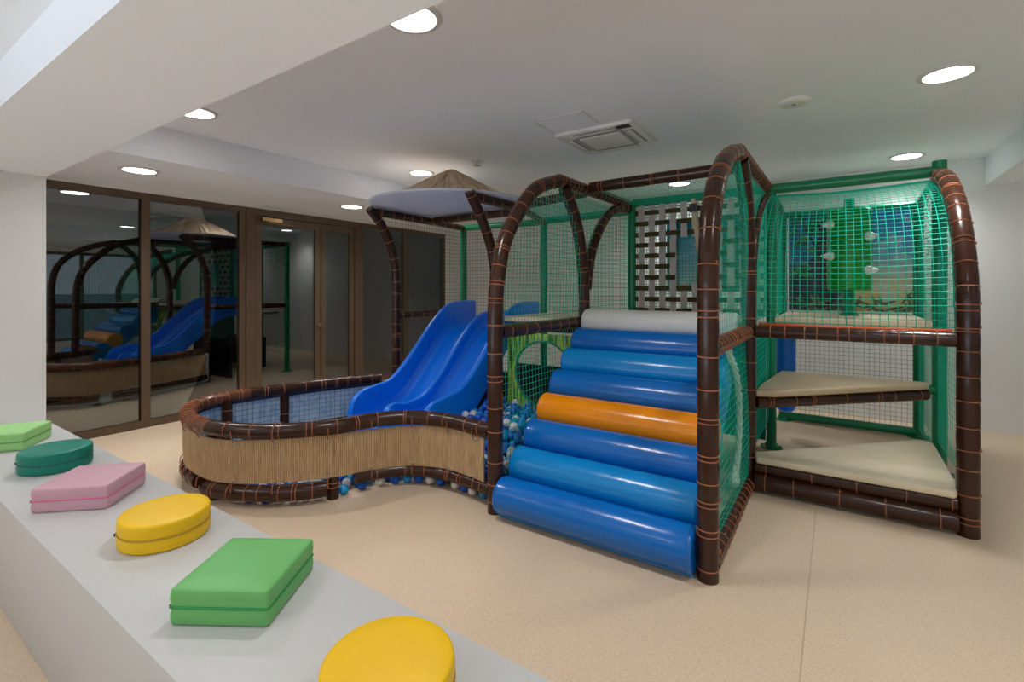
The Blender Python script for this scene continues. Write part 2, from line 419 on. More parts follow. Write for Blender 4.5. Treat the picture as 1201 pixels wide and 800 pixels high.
# corridor behind the glass
structure(MB().box((-8.42, -1, 0), (-8.3, 6.62, 2.6)).build('wall_corridor', mat('corridor_shade_paint', rgb(62, 60, 59), .6), flat=True))  # gloom of the unlit corridor put into this wall's colour
cw = MB(); cw.box((-8.42, 7.52, 0), (-8.3, 9.6, 2.6)); cw.box((-8.42, 6.62, 2.18), (-8.3, 7.52, 2.6))
cw.box((-8.42, 9.4, 0), (-6.4, 9.6, 2.6)); cw.box((-8.42, -1.1, 0), (-6.0, -1, 2.6)); cw.box((-6.5, 6.92, 0), (-6.4, 9.6, 2.6)); cw.box((-6.3, -1, 0), (-6.1, .9, 2.6))
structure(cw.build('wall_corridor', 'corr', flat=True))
structure(MB().box((-8.42, -1.1, 2.55), (-6.09, 9.6, 2.67)).build('ceiling.002', 'ceil', flat=True))
dr = structure(MB().box((-8.36, 6.62, 0), (-8.28, 7.52, 2.18)).build('door_2', 'door', flat=True))
hd = MB(); hd.sweep([(-8.23, 6.98, .35), (-8.23, 6.98, 1.85)], .02, 10)
for z in (.5, 1.7): hd.sweep([(-8.29, 6.98, z), (-8.23, 6.98, z)], .01, 8)
tag(hd.build('door_handle', 'steel', dr), 'long steel pull handle')

# glazed wall
def window(n, y0, y1, jamb0=.05, jamb1=.05):
    f = MB(); x0, x1 = XG - .05, XG + .02
    f.box((x0, y0, 2.385), (x1, y1, 2.455)); f.box((x0, y0, 0), (x1, y1, .075))
    f.box((x0, y0, .075), (x1, y0 + jamb0, 2.385)); f.box((x0, y1 - jamb1, .075), (x1, y1, 2.385))
    f.box((x0 + .02, y0 + jamb0, .075), (x1 - .03, y0 + jamb0 + .012, 2.385)); f.box((x0 + .02, y1 - jamb1 - .012, .075), (x1 - .03, y1 - jamb1, 2.385))
    o = structure(f.build('window_%d' % n, 'bronze', flat=True))
    MB().box((XG - .018, y0 + jamb0, .075), (XG - .010, y1 - jamb1, 2.385)).build('pane', 'glass', o, flat=True)
    return o
window(1, 1.046, 2.06, .05, .04); window(2, 2.06, 3.09, .04, .075)
window(3, 4.80, 5.74, .05, .05); window(4, 5.74, 6.71, .05, .07)
f = MB(); x0, x1 = XG - .06, XG + .03
f.box((x0, 3.09, 0), (x1, 3.20, 2.455)); f.box((x0, 4.70, 0), (x1, 4.80, 2.455)); f.box((x0, 3.20, 2.37), (x1, 4.70, 2.455))
d1 = structure(f.build('door_1', 'bronze', flat=True))
def leaf(y0, y1):
    m = MB(); a, b = XG - .035, XG + .015
    m.box((a, y0, .01), (b, y0 + .08, 2.36)); m.box((a, y1 - .08, .01), (b, y1, 2.36)); m.box((a, y0 + .08, 2.26), (b, y1 - .08, 2.36)); m.box((a, y0 + .08, .01), (b, y1 - .08, .12))
    o = m.build('door_leaf', 'bronze', d1, flat=True)
    MB().box((XG - .012, y0 + .08, .12), (XG - .004, y1 - .08, 2.26)).build('pane', 'glass', o, flat=True)
    return o
la = leaf(3.21, 4.12); lb = leaf(4.13, 4.69)
kn = MB(); kn.lathe([(0.001, 0), (.022, .004), (.026, .02), (.02, .04), (.001, .046)], (XG + .015, 4.09, .95), 16, 'x'); kn.build('door_knob', 'brass', la)
dc = MB(); dc.box((XG + .03, 3.26, 2.30), (XG + .09, 3.52, 2.345)); dc.sweep([(XG + .07, 3.34, 2.29), (XG + .12, 3.60, 2.275)], .009, 8); dc.sweep([(XG + .12, 3.60, 2.275), (XG + .04, 3.74, 2.275)], .009, 8)
dc.build('door_closer', 'brass', d1)

# bench
bb = MB(); bb.slab([(-4.86, .526), (1.7, .526), (1.7, 1.046), (-4.86, 1.046)], 0, .483, .006, 2)
tag(bb.build('bench', 'bench'), 'long low white built-in bench with flat top below the deep beam', 'bench')

# ------------------------------------------------------------------ bench cushions
ZB = .483
def cushion(name, outline, colr, label):
    c = Vector((sum(p[0] for p in outline) / len(outline), sum(p[1] for p in outline) / len(outline)))
    t = thing(name, (c.x, c.y, ZB), label, 'cushion', 'vinyl seat cushions along the bench')
    b = MB(); b.slab(outline, ZB + .0005, ZB + .106, .009, 3, 0, .003, .002); b.build('cover', 'c_' + colr, t, 50)
    z = MB(); P = outline; n = len(P); path = []
    for i in range(n):
        e1 = (Vector(P[i]) - Vector(P[i - 1])); e2 = Vector(P[(i + 1) % n]) - Vector(P[i])
        nn = (Vector((e1.y, -e1.x)).normalized() + Vector((e2.y, -e2.x)).normalized()).normalized()
        path.append((P[i][0] + nn.x * -.0005, P[i][1] + nn.y * -.0005, ZB + .053))
    z.sweep(path, .0036, 6, closed=True); z.build('zip', 'z_' + colr, t)
    pl = MB(); q = path[0] if len(P) < 36 else path[int(n * .70)]
    dr_ = (Vector((q[0], q[1])) - c).normalized()
    pl.lathe([(.001, -.006), (.004, -.005), (.004, .004), (.001, .006)], (q[0] + dr_.x * .004, q[1] + dr_.y * .004, ZB + .051), 8)
    pl.build('zip_pull', 'black', t)
    return t
def quad(cx, cy, w, l, a):
    c, s = math.cos(a), math.sin(a)
    return roundpoly([(cx + x * c - y * s, cy + x * s + y * c) for x, y in ((-w / 2, -l / 2), (w / 2, -l / 2), (w / 2, l / 2), (-w / 2, l / 2))], .013, 4)
cushion('square_cushion', quad(-4.25, .74, .30, .30, math.radians(-37)), 'lime', 'pale lime green square cushion at the far end of the bench by the white wall')
cushion('round_cushion', circle(-3.53, .80, .153), 'teal', 'dark teal round cushion between the pale lime and pink cushions on the bench')
cushion('square_cushion.001', quad(-2.866, .775, .295, .295, math.radians(43)), 'pink', 'dusty pink square cushion turned cornerwise on the white bench')
cushion('round_cushion.001', circle(-2.185, .815, .150), 'yellow', 'yellow round cushion between the pink and mid green cushions')
cushion('square_cushion.002', quad(-1.545, .803, .29, .295, math.radians(32)), 'green', 'mid green square cushion between the two yellow round cushions on the bench')
cushion('round_cushion.002', circle(-.868, .775, .153), 'yellow', 'deep yellow round cushion beyond the mid green one, cut off by the photo edge')

# ------------------------------------------------------------------ soft play frame
XL, XR, XE = -1.845, -.535, .64        # left side, right side, tower side
Y0, Y1, Y2, Y3 = 2.55, 3.86, 5.0, 6.14
frame = thing('soft_play_frame', (-1.2, 3.9, 0), 'large soft play frame of brown padded posts, arches and teal nets', 'play frame')
# arched posts -----------------------------------------------------
padded([(XR, Y0, 0), (XR, Y0, .6), (XR, Y0, 1.2), (XR, Y0 + .005, 1.55), (XR, 2.64, 1.87), (XR, 2.84, 2.09), (XR, 3.1, 2.24), (XR, 3.45, 2.345)], .052, name='arch_post', parent=frame)
padded([(XL, Y0, 0), (XL, Y0, .6), (XL, Y0, 1.15), (XL, Y0 + .02, 1.5), (XL, 2.66, 1.78), (XL, 2.86, 2.02), (XL, 3.08, 2.2), (XL, 3.43, 2.32)], .052, name='arch_post', parent=frame)
padded([(XL, Y1 + .02, 0), (XL, Y1 + .02, .8), (XL, Y1 + .02, 1.4), (XL, Y1 - .01, 1.65), (XL, 3.78, 1.9), (XL, 3.67, 2.1), (XL, 3.5, 2.28)], .05, name='arch_post', parent=frame)
padded([(XR, Y1 + .03, 0), (XR, Y1 + .03, .8), (XR, Y1 + .03, 1.45), (XR, Y1 + .01, 1.75), (XR, 3.8, 2.02), (XR, 3.68, 2.19), (XR, 3.53, 2.31)], .05, name='arch_post', parent=frame)
padded([(XL, 3.93, 1.45), (XL, 3.98, 1.65), (XL, 4.07, 1.84), (XL, 4.22, 2.02), (XL, 4.42, 2.17), (XL, 4.65, 2.26), (XL, 4.96, 2.30)], .045, name='arch_branch', parent=frame)
padded([(XR, 3.94, 1.45), (XR, 4.02, 1.68), (XR, 4.14, 1.86), (XR, 4.32, 2.02), (XR, 4.55, 2.15), (XR, 4.8, 2.24), (XR, 4.98, 2.28)], .045, name='arch_branch', parent=frame)
padded([(XE, Y1, 0), (XE, Y1, .6), (XE, Y1, 1.2), (XE, Y1 + .03, 1.5), (XE, 4.03, 1.8), (XE, 4.22, 2.02), (XE, 4.5, 2.21), (XE, 4.86, 2.32)], .055, name='arch_post', parent=frame, gap=(.1, .17))
# ridge, cross and side rails ---------------------------------------
padded([(XL, 3.40, 2.32), (XL, 4.98, 2.35)], .047, (.06, .1), name='ridge_rail', parent=frame, double=.1)
padded([(XR, 3.42, 2.345), (XR, 5.02, 2.38)], .047, (.06, .1), name='ridge_rail', parent=frame, double=.1)
padded([(XL + .04, 3.93, 2.345), (XR - .04, 3.93, 2.36)], .047, (.2, .28), name='cross_rail', parent=frame, double=.3)
padded([(XL, Y0 + .05, 1.165), (XL, Y1 - .02, 1.165)], .045, (.13, .2), name='side_rail', parent=frame)
padded([(XR, Y0 + .05, 1.145), (XR, Y1 - .02, 1.145)], .047, (.07, .11), name='side_rail', parent=frame, double=.1)
padded([(XR, Y0 + .04, .062), (XR, Y1 - .01, .062)], .052, (.07, .12), name='base_rail', parent=frame, double=.1)
padded([(XR + .05, Y1 + .02, 1.145), (XE - .05, Y1 + .01, 1.148)], .045, (.06, .12), name='front_rail', parent=frame, double=.1)
padded([(XR + .05, Y1 + .01, .178), (XE - .05, Y1 + .0, .178)], .055, (.2, .3), name='step_rail', parent=frame, double=.1)
padded([(XR + .05, Y1 - .02, .078), (XE - .05, Y1 - .03, .078)], .06, (.16, .26), name='step_rail', parent=frame, double=.1)
padded([(XR + .04, Y1 + .06, .625), (XE - .07, Y2 - .05, .625)], .046, (.13, .3), name='step_rail', parent=frame, double=.3)
# green steel posts and rails ----------------------------------------
def gpost(x, y, z0, z1, r=.042, flange=True):
    mb = MB(); mb.sweep(spline([(x, y, z0), (x, y, z1)], .2), r, 16)
    if flange:
        mb.lathe([(.001, z0), (.09, z0), (.09, z0 + .012), (.055, z0 + .016), (.046, z0 + .05), (.001, z0 + .05)], (x, y, 0), 20)
        for a in range(4): mb.lathe([(.001, .012), (.011, .012), (.011, .024), (.001, .026)], (x + .072 * math.cos(a * PI / 2), y + .072 * math.sin(a * PI / 2), z0), 8)
    return mb.build('green_post', 'green', frame)
gpost(-1.815, Y2, 0, 2.34); gpost(-.50, Y2, 0, 2.36); gpost(.665, Y2, 0, 2.45, .047)
gpost(-.50, Y3, 0, 2.3, .04); gpost(.66, Y3, 0, 2.3, .043)
gpost(-2.90, Y2, 0, 2.28, .04); gpost(-4.02, 4.85, 0, 2.26, .042)
def grail(a, b, r=.04): return pole([a, b], r, 'green_rail', frame)
grail((-1.80, Y2, 2.36), (.66, Y2, 2.37), .045); grail((-2.90, Y2, 2.26), (-1.82, Y2, 2.28)); grail((-4.02, 4.85, 2.24), (-2.90, Y2, 2.25))
grail((-.5, Y3, 2.27), (.66, Y3, 2.27), .035); grail((-.5, Y2, 2.34), (-.5, Y3, 2.27), .035); grail((.66, Y2, 2.34), (.66, Y3, 2.27), .035)
grail((-.5, Y3, .05), (.66, Y3, .05), .042); grail((-.5, Y2, 1.10), (.66, Y2, 1.10), .03); grail((-.5, Y3, 1.11), (.66, Y3, 1.11), .03)
grail((.52, Y2 - .03, .66), (.66, Y2, .66), .035)
oc = MB(); oc.sweep(spline([(XR + .06, Y1 + .07, 1.196), (0.05, Y1 + .07, 1.19), (XE - .06, Y1 + .06, 1.196)], .05), .011, 8)
tag(oc.build('edge_cord', mat('red_orange_cord', rgb(216, 92, 30), .6), frame), 'bright orange cord edging the net')
# slide tower posts --------------------------------------------------
XA, XB, YT = -3.91, -2.60, 3.60
padded([(XA, YT, 0), (XA, YT, .8), (XA, YT, 1.55), (XA, 3.575, 1.75), (XA, 3.50, 1.95), (XA, 3.39, 2.12), (XA, 3.24, 2.26)], .045, name='leaning_post', parent=frame)
padded([(XB, YT, 0), (XB, YT, .8), (XB, YT - .01, 1.5), (XB, 3.55, 1.76), (XB, 3.46, 1.96), (XB, 3.35, 2.12), (XB, 3.22, 2.28)], .045, name='leaning_post', parent=frame)
ZT = 2.235
padded([(XA, 3.30, ZT), (XA, 4.13, ZT)], .04, (.12, .2), name='canopy_rail', parent=frame)
padded([(XA - .02, 4.13, ZT), (XB, 4.10, ZT)], .04, (.16, .3), name='canopy_rail', parent=frame)
padded([(XB, 3.28, ZT + .01), (XB, 4.13, ZT + .01)], .04, (.12, .2), name='canopy_rail', parent=frame)
padded([(XB + .03, 3.93, ZT + .02), (XL - .02, 3.95, 2.31)], .042, (.07, .12), name='canopy_rail', parent=frame)
padded([(XA, 4.13, ZT), (-4.0, 4.83, ZT)], .035, (.14, .2), name='canopy_rail', parent=frame)
padded([(XB, 4.13, ZT), (-2.88, 4.97, ZT)], .035, (.14, .2), name='canopy_rail', parent=frame)
padded([(XA, YT + .03, 1.165), (-4.01, 4.82, 1.165)], .04, (.12, .2), name='side_rail', parent=frame)
padded([(XB + .02, Y1 - .02, 1.10), (XL - .05, Y1, 1.10)], .045, (.13, .2), name='front_rail', parent=frame)
# platforms and steps -------------------------------------------------
def fmat(name, outline, z0, z1, m='mat'):
    mb = MB(); mb.slab(outline, z0, z1, .014, 3, 0, .003); return mb.build(name, m, frame)
fmat('step_mat', roundpoly([(XR + .03, Y1 + .055), (XR + .06, Y1 - .06), (XE - .06, Y1 - .06), (XE - .03, Y1 + .05), (XE - .02, Y2 - .06), (XE - .12, Y2 - .04)], .02, 3), .215, .262)
fmat('step_mat', roundpoly([(XR + .05, Y1 + .02), (XR + .17, Y1 + .06), (XE - .05, Y2 - .11), (XE - .05, Y2 - .05), (XR + .12, Y2 - .06), (XR + .05, Y1 + .3)], .015, 3), .672, .722, 'matwood')
fmat('platform_mat', [(XR + .07, Y2 - .03), (.06, Y2 - .03), (.06, Y3 - .05), (XR + .07, Y3 - .05)], 1.14, 1.20)
fmat('platform_mat', [(.07, Y2 - .03), (.62, Y2 - .03), (.62, Y3 - .05), (.07, Y3 - .05)], 1.14, 1.20)
fmat('platform_mat', [(-2.56, 3.68), (-1.90, 3.68), (-1.90, Y2 - .05), (-2.56, Y2 - .05)], 1.15, 1.20)
fmat('platform_mat', [(-1.79, 3.95), (-.58, 3.95), (-.58, Y2 - .05), (-1.79, Y2 - .05)], 1.15, 1.20)
fmat('platform_mat', [(-3.86, 4.46), (-2.58, 4.46), (-2.58, 4.8), (-3.86, 4.8)], 1.01, 1.055)
ip = MB(); ip.box((-1.79, Y2 - .012, .06), (-.545, Y2 + .004, 1.10)); tag(ip.build('infill_panel', mat('sea_green_vinyl', rgb(8, 122, 100), .4), frame, flat=True), 'sea green vinyl infill under the deck')
# nets -----------------------------------------------------------------
def arch_yz(zb, a):      # outline below an arch given as (y, z) points
    return [(a[0][0], zb)] + a + [(a[-1][0], zb)]
AL = [(Y0 + .03, 1.5), (2.68, 1.76), (2.88, 2.0), (3.1, 2.16), (3.44, 2.28), (3.66, 2.06), (3.77, 1.85), (3.85, 1.55)]
net(arch_yz(.10, AL), lambda u, v: (XL + .012 * math.sin(v * 4), u, v), 'side_net', frame, r=.0021)
AR = [(Y0 + .03, 1.5), (2.66, 1.84), (2.86, 2.05), (3.12, 2.2), (3.46, 2.3), (3.68, 2.14), (3.8, 1.9), (3.86, 1.6)]
net(arch_yz(.10, AR), lambda u, v: (XR + .012 * math.sin(v * 4), u, v), 'side_net', frame, r=.0014)
for X in (XL, XR):
    net([(3.93, 1.2), (3.93, 1.5), (4.0, 1.7), (4.2, 2.0), (4.44, 2.16), (4.95, 2.27), (4.95, 1.2)], lambda u, v, X=X: (X, u, v), 'side_net', frame)
    net([(3.48, 2.29), (3.82, 1.8), (3.9, 1.56), (4.1, 1.88), (4.5, 2.19), (4.94, 2.31)], lambda u, v, X=X: (X, u, v), 'side_net', frame)
net([(-1.79, 3.98), (-.58, 3.98), (-.58, 4.95), (-1.79, 4.95)], lambda u, v: (u, v, 2.345 - .02 * math.sin((u + 1.8) * 2.6)), 'roof_net', frame)
net([(-2.84, 3.98), (-1.9, 3.98), (-1.9, 4.95), (-2.84, 4.95)], lambda u, v: (u, v, 2.27), 'roof_net', frame)
# curved front net of the step tower: u runs across, v along the curve
CV = spline([(0, Y1 + .05, 1.17), (0, Y1 + .07, 1.42), (0, 4.0, 1.7), (0, 4.17, 1.93), (0, 4.42, 2.12), (0, 4.7, 2.23), (0, 4.95, 2.30)], .02)
CL = [0]
for a, b in zip(CV, CV[1:]): CL.append(CL[-1] + (b - a).length)
def curve_at(v):
    for i in range(1, len(CL)):
        if CL[i] >= v: return CV[i - 1].lerp(CV[i], (v - CL[i - 1]) / max(1e-6, CL[i] - CL[i - 1]))
    return CV[-1]
def front_map(u, v):
    p = curve_at(v); sag = .03 * math.sin((u - XR) / (XE - XR) * PI)
    return (u, p.y + sag * .7, p.z - sag * .6 * min(1, v * 2))
net([(XR + .05, 0), (XE - .05, 0), (XE - .05, CL[-1] - .01), (XR + .05, CL[-1] - .01)], front_map, 'front_net', frame, seg=.07, r=.0022)
TC = [(p.y + .03, p.z) for p in CV[::6]]
net([(TC[0][0], .27)] + TC + [(4.95, 2.3), (4.95, .27)], lambda u, v: (XE + .012, u, v), 'side_net', frame)
net([(Y2 + .05, .1), (Y2 + .05, 2.26), (Y3 - .05, 2.22), (Y3 - .05, .1)], lambda u, v: (.66, u, v), 'side_net', frame)
net([(Y1 + .08, .27), (Y1 + .08, 1.10), (Y2 - .05, 1.10), (Y2 - .05, .27)], lambda u, v: (XR + .02, u, v), 'side_net', frame)
net([(Y2 + .05, 1.2), (Y2 + .05, 2.26), (Y3 - .05, 2.22), (Y3 - .05, 1.2)], lambda u, v: (-.50, u, v), 'side_net', frame)
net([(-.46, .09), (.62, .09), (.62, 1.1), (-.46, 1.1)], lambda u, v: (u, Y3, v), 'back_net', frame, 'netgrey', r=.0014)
net([(-.46, 1.2), (.62, 1.2), (.62, 2.25), (-.46, 2.25)], lambda u, v: (u, Y3 + .03, v), 'back_net', frame)
net([(-2.86, 1.2), (-1.86, 1.2), (-1.86, 2.25), (-2.86, 2.25)], lambda u, v: (u, Y2, v), 'back_net', frame, r=.0024)
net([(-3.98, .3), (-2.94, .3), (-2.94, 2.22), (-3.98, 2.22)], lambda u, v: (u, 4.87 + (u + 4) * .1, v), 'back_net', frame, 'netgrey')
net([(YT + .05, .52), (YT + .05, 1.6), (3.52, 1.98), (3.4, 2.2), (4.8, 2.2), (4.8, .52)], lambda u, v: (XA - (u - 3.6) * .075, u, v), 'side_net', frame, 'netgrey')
net([(-1.77, 1.2), (-.56, 1.2), (-.56, 2.3), (-1.77, 2.3)], lambda u, v: (u, Y2 + .03, v), 'back_net', frame, sp=.034, r=.003)

# ------------------------------------------------------------------ roller ramp
RX0, RX1 = -1.795, -.592
ramp = thing('roller_ramp', (-1.2, 3.1, 0), 'sloping climbing ramp of blue bolsters with one orange and one white', 'ramp')
cols = ['bluea', 'blueb', 'bluea', 'orange', 'bluea', 'blueb', 'bluea', 'white_vinyl']
rc = [(2.545 + .1805 * i, .129 + .1475 * i) for i in range(8)]
for i, (y, z) in enumerate(rc):
    R = .1165; mb = MB(); nseg = 44; loops = []
    e = .022
    prof = [(.0, RX0 + .004), (R - e * 1.6, RX0)]
    for k in range(1, 5): a = PI / 2 * k / 4; prof.append((R - e + e * math.sin(a), RX0 + e * (1 - math.cos(a))))
    for k in range(1, 12): prof.append((R, RX0 + e + (RX1 - RX0 - 2 * e) * k / 12))
    for k in range(0, 5): a = PI / 2 * k / 4; prof.append((R - e + e * math.cos(a), RX1 - e + e * math.sin(a)))
    prof += [(R - e * 1.6, RX1), (.0, RX1 - .004)]
    mb.lathe([(max(r, .0005), h) for r, h in prof], (0, y, z), nseg, 'x')
    for xe, sgn in ((RX0 + e, -1), (RX1 - e, 1)):
        mb.sweep([(xe, y + (R + .0005) * math.cos(a), z + (R + .0005) * math.sin(a)) for a in [2 * PI * k / 40 for k in range(40)]], .0025, 5, closed=True)
    if i in (0, 2):
        xm = -1.17 if i == 0 else -1.12
        mb.sweep([(xm, y + R * math.cos(a), z + R * math.sin(a)) for a in [2 * PI * k / 40 for k in range(40)]], .0016, 4, closed=True)
    o = mb.build('roller', cols[i], ramp, 50)
    if i == 3: o['label'] = 'orange roller'
    if i == 7: o['label'] = 'white roller at the top'
bs = MB()
prof = [(2.50, .012), (2.66, .012), (3.93, 1.075), (3.93, 1.145), (3.88, 1.20), (2.54, .10)]
bs.rings([[(x, y, z) for y, z in prof] for x in (RX0 + .012, RX1 - .006)]); tag(bs.build('ramp_board', 'blueb', ramp), 'light blue sloping board under the rollers')

# climbing rope inside the right side net
rp = thing('climbing_rope', (-.575, 3.3, .1), 'white knotted rope hanging behind the teal net beside the roller ramp', 'rope')
def rope_mesh(P, r, name, parent, m):
    path = spline(P, .012); mb = MB()
    for s in range(3):
        q = []; up = Vector((1, 0, 0)); d = 0
        for i, p in enumerate(path):
            t = (path[min(i + 1, len(path) - 1)] - path[max(0, i - 1)]).normalized(); a = t.cross(up).normalized(); b = a.cross(t)
            ph = i * .30 + s * 2 * PI / 3
            q.append(p + (a * math.cos(ph) + b * math.sin(ph)) * r * .52)
        mb.sweep(q, r * .56, 7)
    return mb.build(name, m, parent)
rope_mesh([(-.572, 3.285, 1.10), (-.572, 3.40, 1.0), (-.572, 3.56, .90), (-.572, 3.68, .75), (-.572, 3.725, .58), (-.572, 3.69, .36), (-.575, 3.61, .22), (-.575, 3.57, .18)], .022, 'rope_strand', rp, 'rope')
kb = MB()
for tt in range(3):
    ax = [(0, 1), (1, 2), (0, 2)][tt]; pts = []
    for k in range(20):
        a = 2 * PI * k / 20; v = [0, 0, 0]; v[ax[0]] = math.cos(a) * (.022 if ax[0] == 0 else .034); v[ax[1]] = math.sin(a) * .034
        pts.append((-.582 + v[0], 3.555 + v[1], .155 + v[2]))
    kb.sweep(pts, .02, 8, closed=True)
kb.build('knot', 'rope', rp)

# ------------------------------------------------------------------ slide
sl = thing('slide', (-3.1, 3.5, .2), 'blue moulded double slide running down into the ball pit', 'slide')
TOP = [(2.70, .30), (2.712, .40), (2.75, .49), (2.84, .545), (3.0, .57), (3.17, .60), (3.36, .735), (3.54, .91), (3.72, 1.085), (3.90, 1.235), (4.03, 1.295), (4.2, 1.32), (4.45, 1.32)]
BED = [(2.70, .27), (2.9, .285), (3.1, .32), (3.27, .39), (3.42, .51), (3.6, .69), (3.8, .885), (3.95, 1.0), (4.08, 1.055), (4.25, 1.075), (4.45, 1.08)]
def interp(T, y):
    for a, b in zip(T, T[1:]):
        if y <= b[0]: return a[1] + (b[1] - a[1]) * (y - a[0]) / (b[0] - a[0])
    return T[-1][1]
def smooth(T, y, w=.05): return sum(interp(T, min(max(y + d, T[0][0]), T[-1][0])) for d in (-w, -w / 2, 0, w / 2, w)) / 5
tops = spline([(0, y, z) for y, z in TOP], .03)
def wall_piece(x, dz, t=.03):
    mb = MB(); loops = []
    for p in tops:
        zt = p.z + dz * min(1, (p.y - 2.70) / .25); zb = smooth(BED, p.y) - .06
        loops.append([(x - t, p.y, zb), (x - t, p.y, zt - .022), (x - t * .8, p.y, zt - .007), (x - t * .35, p.y, zt), (x + t * .35, p.y, zt), (x + t * .8, p.y, zt - .007), (x + t, p.y, zt - .022), (x + t, p.y, zb)])
    mb.rings(loops); return mb.build('side_wall' if dz == 0 else 'divider', 'slide', sl, 40)
SX = (-3.53, -3.10, -2.67)
wall_piece(SX[0], 0); wall_piece(SX[1], -.10); wall_piece(SX[2], 0)
for a, b in zip(SX, SX[1:]):
    mb = MB(); loops = []; a0, b0 = a + .028, b - .028; w = b0 - a0
    for k in range(61):
        y = 2.70 + 1.75 * k / 60; z = smooth(BED, y); row = []
        for j in range(13):
            f = j / 12; e = max(0, abs(f - .5) * 2 - .62) / .38
            row.append((a0 + w * f, y, z + .075 * e ** 2))
        loops.append(row + [(b0, y, z - .03), (a0, y, z - .03)])
    mb.rings(loops); mb.build('lane', 'slide', sl, 40)

# ------------------------------------------------------------------ thatched canopy
cc = (-3.24, 3.72); cr = .80; cz = 2.285
cn = thing('thatched_canopy', (cc[0], cc[1], cz), 'low conical palm thatch canopy with white round underside above the slide', 'canopy')
mb = MB(); n = 120; prof = [(.015, .375), (.05, .36), (.2, .28), (.38, .175), (.52, .10), (.60, .05), (.63, .032), (.63, .021)]
mb.uv = []
loops = []
for r, h in prof:
    loops.append([(cc[0] + (r + (.012 * math.sin(k * 7.3) if r > .5 else 0)) * math.cos(2 * PI * k / n), cc[1] + (r + (.012 * math.sin(k * 7.3) if r > .5 else 0)) * math.sin(2 * PI * k / n),
                   cz + h + (.008 * (k % 2) + .006 * math.sin(k * 3.7)) * min(1, r * 3)) for k in range(n)])
mb.rings(loops); mb.uv = [(k / n, r) for r, h in prof for k in range(n)]; mb.build('thatch', 'thatch', cn, 20)
mb = MB(); mb.lathe([(.001, 0), (cr - .02, 0), (cr, .006), (cr + .006, .014), (cr, .022), (.001, .022)], (cc[0], cc[1], cz), 64); mb.build('canopy_disc', 'discw', cn, 50)

# ------------------------------------------------------------------ ball pit surround
OUT = [(-1.915, 2.60), (-2.15, 2.63), (-2.38, 2.63), (-2.63, 2.545), (-2.79, 2.34), (-2.88, 2.08), (-3.02, 1.88), (-3.22, 1.725), (-3.5, 1.61), (-3.8, 1.60), (-4.08, 1.665), (-4.32, 1.82), (-4.44, 2.06), (-4.42, 2.38), (-4.31, 2.8), (-4.15, 3.28), (-3.985, 3.58)]
pit = thing('ball_pit', (-3.3, 2.5, 0), 'curved ball pit surround with brown padded rim and straw matting', 'ball pit')
path = spline([(x, y, 0) for x, y in OUT], .02)
i1 = next(i for i, p in enumerate(path) if p.x < -3.55); i2 = next(i for i, p in enumerate(path) if p.x < -4.40)
def sub(a, b, z, step=1): return [(p.x, p.y, z) for p in path[a:b + 1]]
ZR = .50
# normals
def nrm(i):
    t = (path[min(i + 1, len(path) - 1)] - path[max(i - 1, 0)]).normalized(); return Vector((-t.y, t.x, 0))   # towards the outside along the way we walk
sgn = 1 if nrm(len(path) // 3).dot(Vector((0, -1, 0))) > 0 else -1
def near(x, y): return min(range(len(path)), key=lambda i: (path[i].x - x) ** 2 + (path[i].y - y) ** 2)
padded(sub(0, i1, ZR)[::6] + [sub(0, i1, ZR)[-1]], .052, (.12, .22), name='rim_pad', parent=pit, double=.35)
padded(sub(i1, i2 + 20, ZR)[::6], .053, (.045, .10), name='rim_pad', parent=pit, mats=('tan', 'cord'), double=.2)
padded(sub(i2 + 14, len(path) - 1, ZR)[::6], .05, (.12, .2), name='rim_pad', parent=pit, double=.4)
padded(sub(0, near(-2.88, 2.07) - 2, .112)[::6], .045, (.12, .22), name='base_pad', parent=pit, double=.3)
padded(sub(near(-2.88, 2.07) + 2, i1 + 2, .085)[::6] + [sub(0, i1 + 2, .095)[-1]], .056, (.08, .14), name='base_pad', parent=pit, double=.3)
padded(sub(i1 + 8, i2 + 10, .10)[::6], .05, (.07, .14), name='base_pad', parent=pit, double=.2)
padded(sub(i2 + 16, len(path) - 1, .10)[::6], .045, (.15, .25), name='base_pad', parent=pit)
for x, y in ((-2.88, 2.07), (-3.57, 1.60), (-4.44, 2.12), (-4.36, 2.62)):
    k = near(x, y); p = path[k] - (nrm(k) * sgn * .028 if y < 2.2 else Vector()); padded([(p.x, p.y, 0), (p.x, p.y, ZR - .03)], .042, (.16, .24), name='pit_post', parent=pit)
mb = MB(); mb.uv = []
iend = len(path) - 4
s = 0; cols_ = []; cnt = 0
fine = []
for i in range(2, iend):
    for k in range(6): fine.append((i + k / 6))
zs = [.155, .20, .28, .36, .425, .446]
for q in fine:
    i = int(q); f = q - i; p = path[i].lerp(path[i + 1], f); nn = nrm(i) * sgn
    d = .006 * math.sin(2 * PI * q * .02 / .013) * .55
    for j, z in enumerate(zs):
        sag = .02 * math.sin(q * .11) * (j in (0, 5)) * .4
        wv = .008 * math.sin(q * .043 + z * 6)
        mb.uv.append((q * .02, z)); mb.v.append(tuple(p + nn * (d + .022 + wv) + Vector((0, 0, z + sag))))
nz = len(zs); N = len(fine)
for a in range(N - 1):
    for j in range(nz - 1): mb.f.append((a * nz + j, (a + 1) * nz + j, (a + 1) * nz + j + 1, a * nz + j + 1)); mb.m.append(0)
o2 = len(mb.v)
for q in range(N):                        # back layer gives the matting its thickness
    i = int(fine[q]); p = path[i].lerp(path[i + 1], fine[q] - i); nn = nrm(i) * sgn
    for j, z in enumerate(zs): mb.v.append(tuple(Vector(mb.v[q * nz + j]) - nn * .01)); mb.uv.append(mb.uv[q * nz + j])
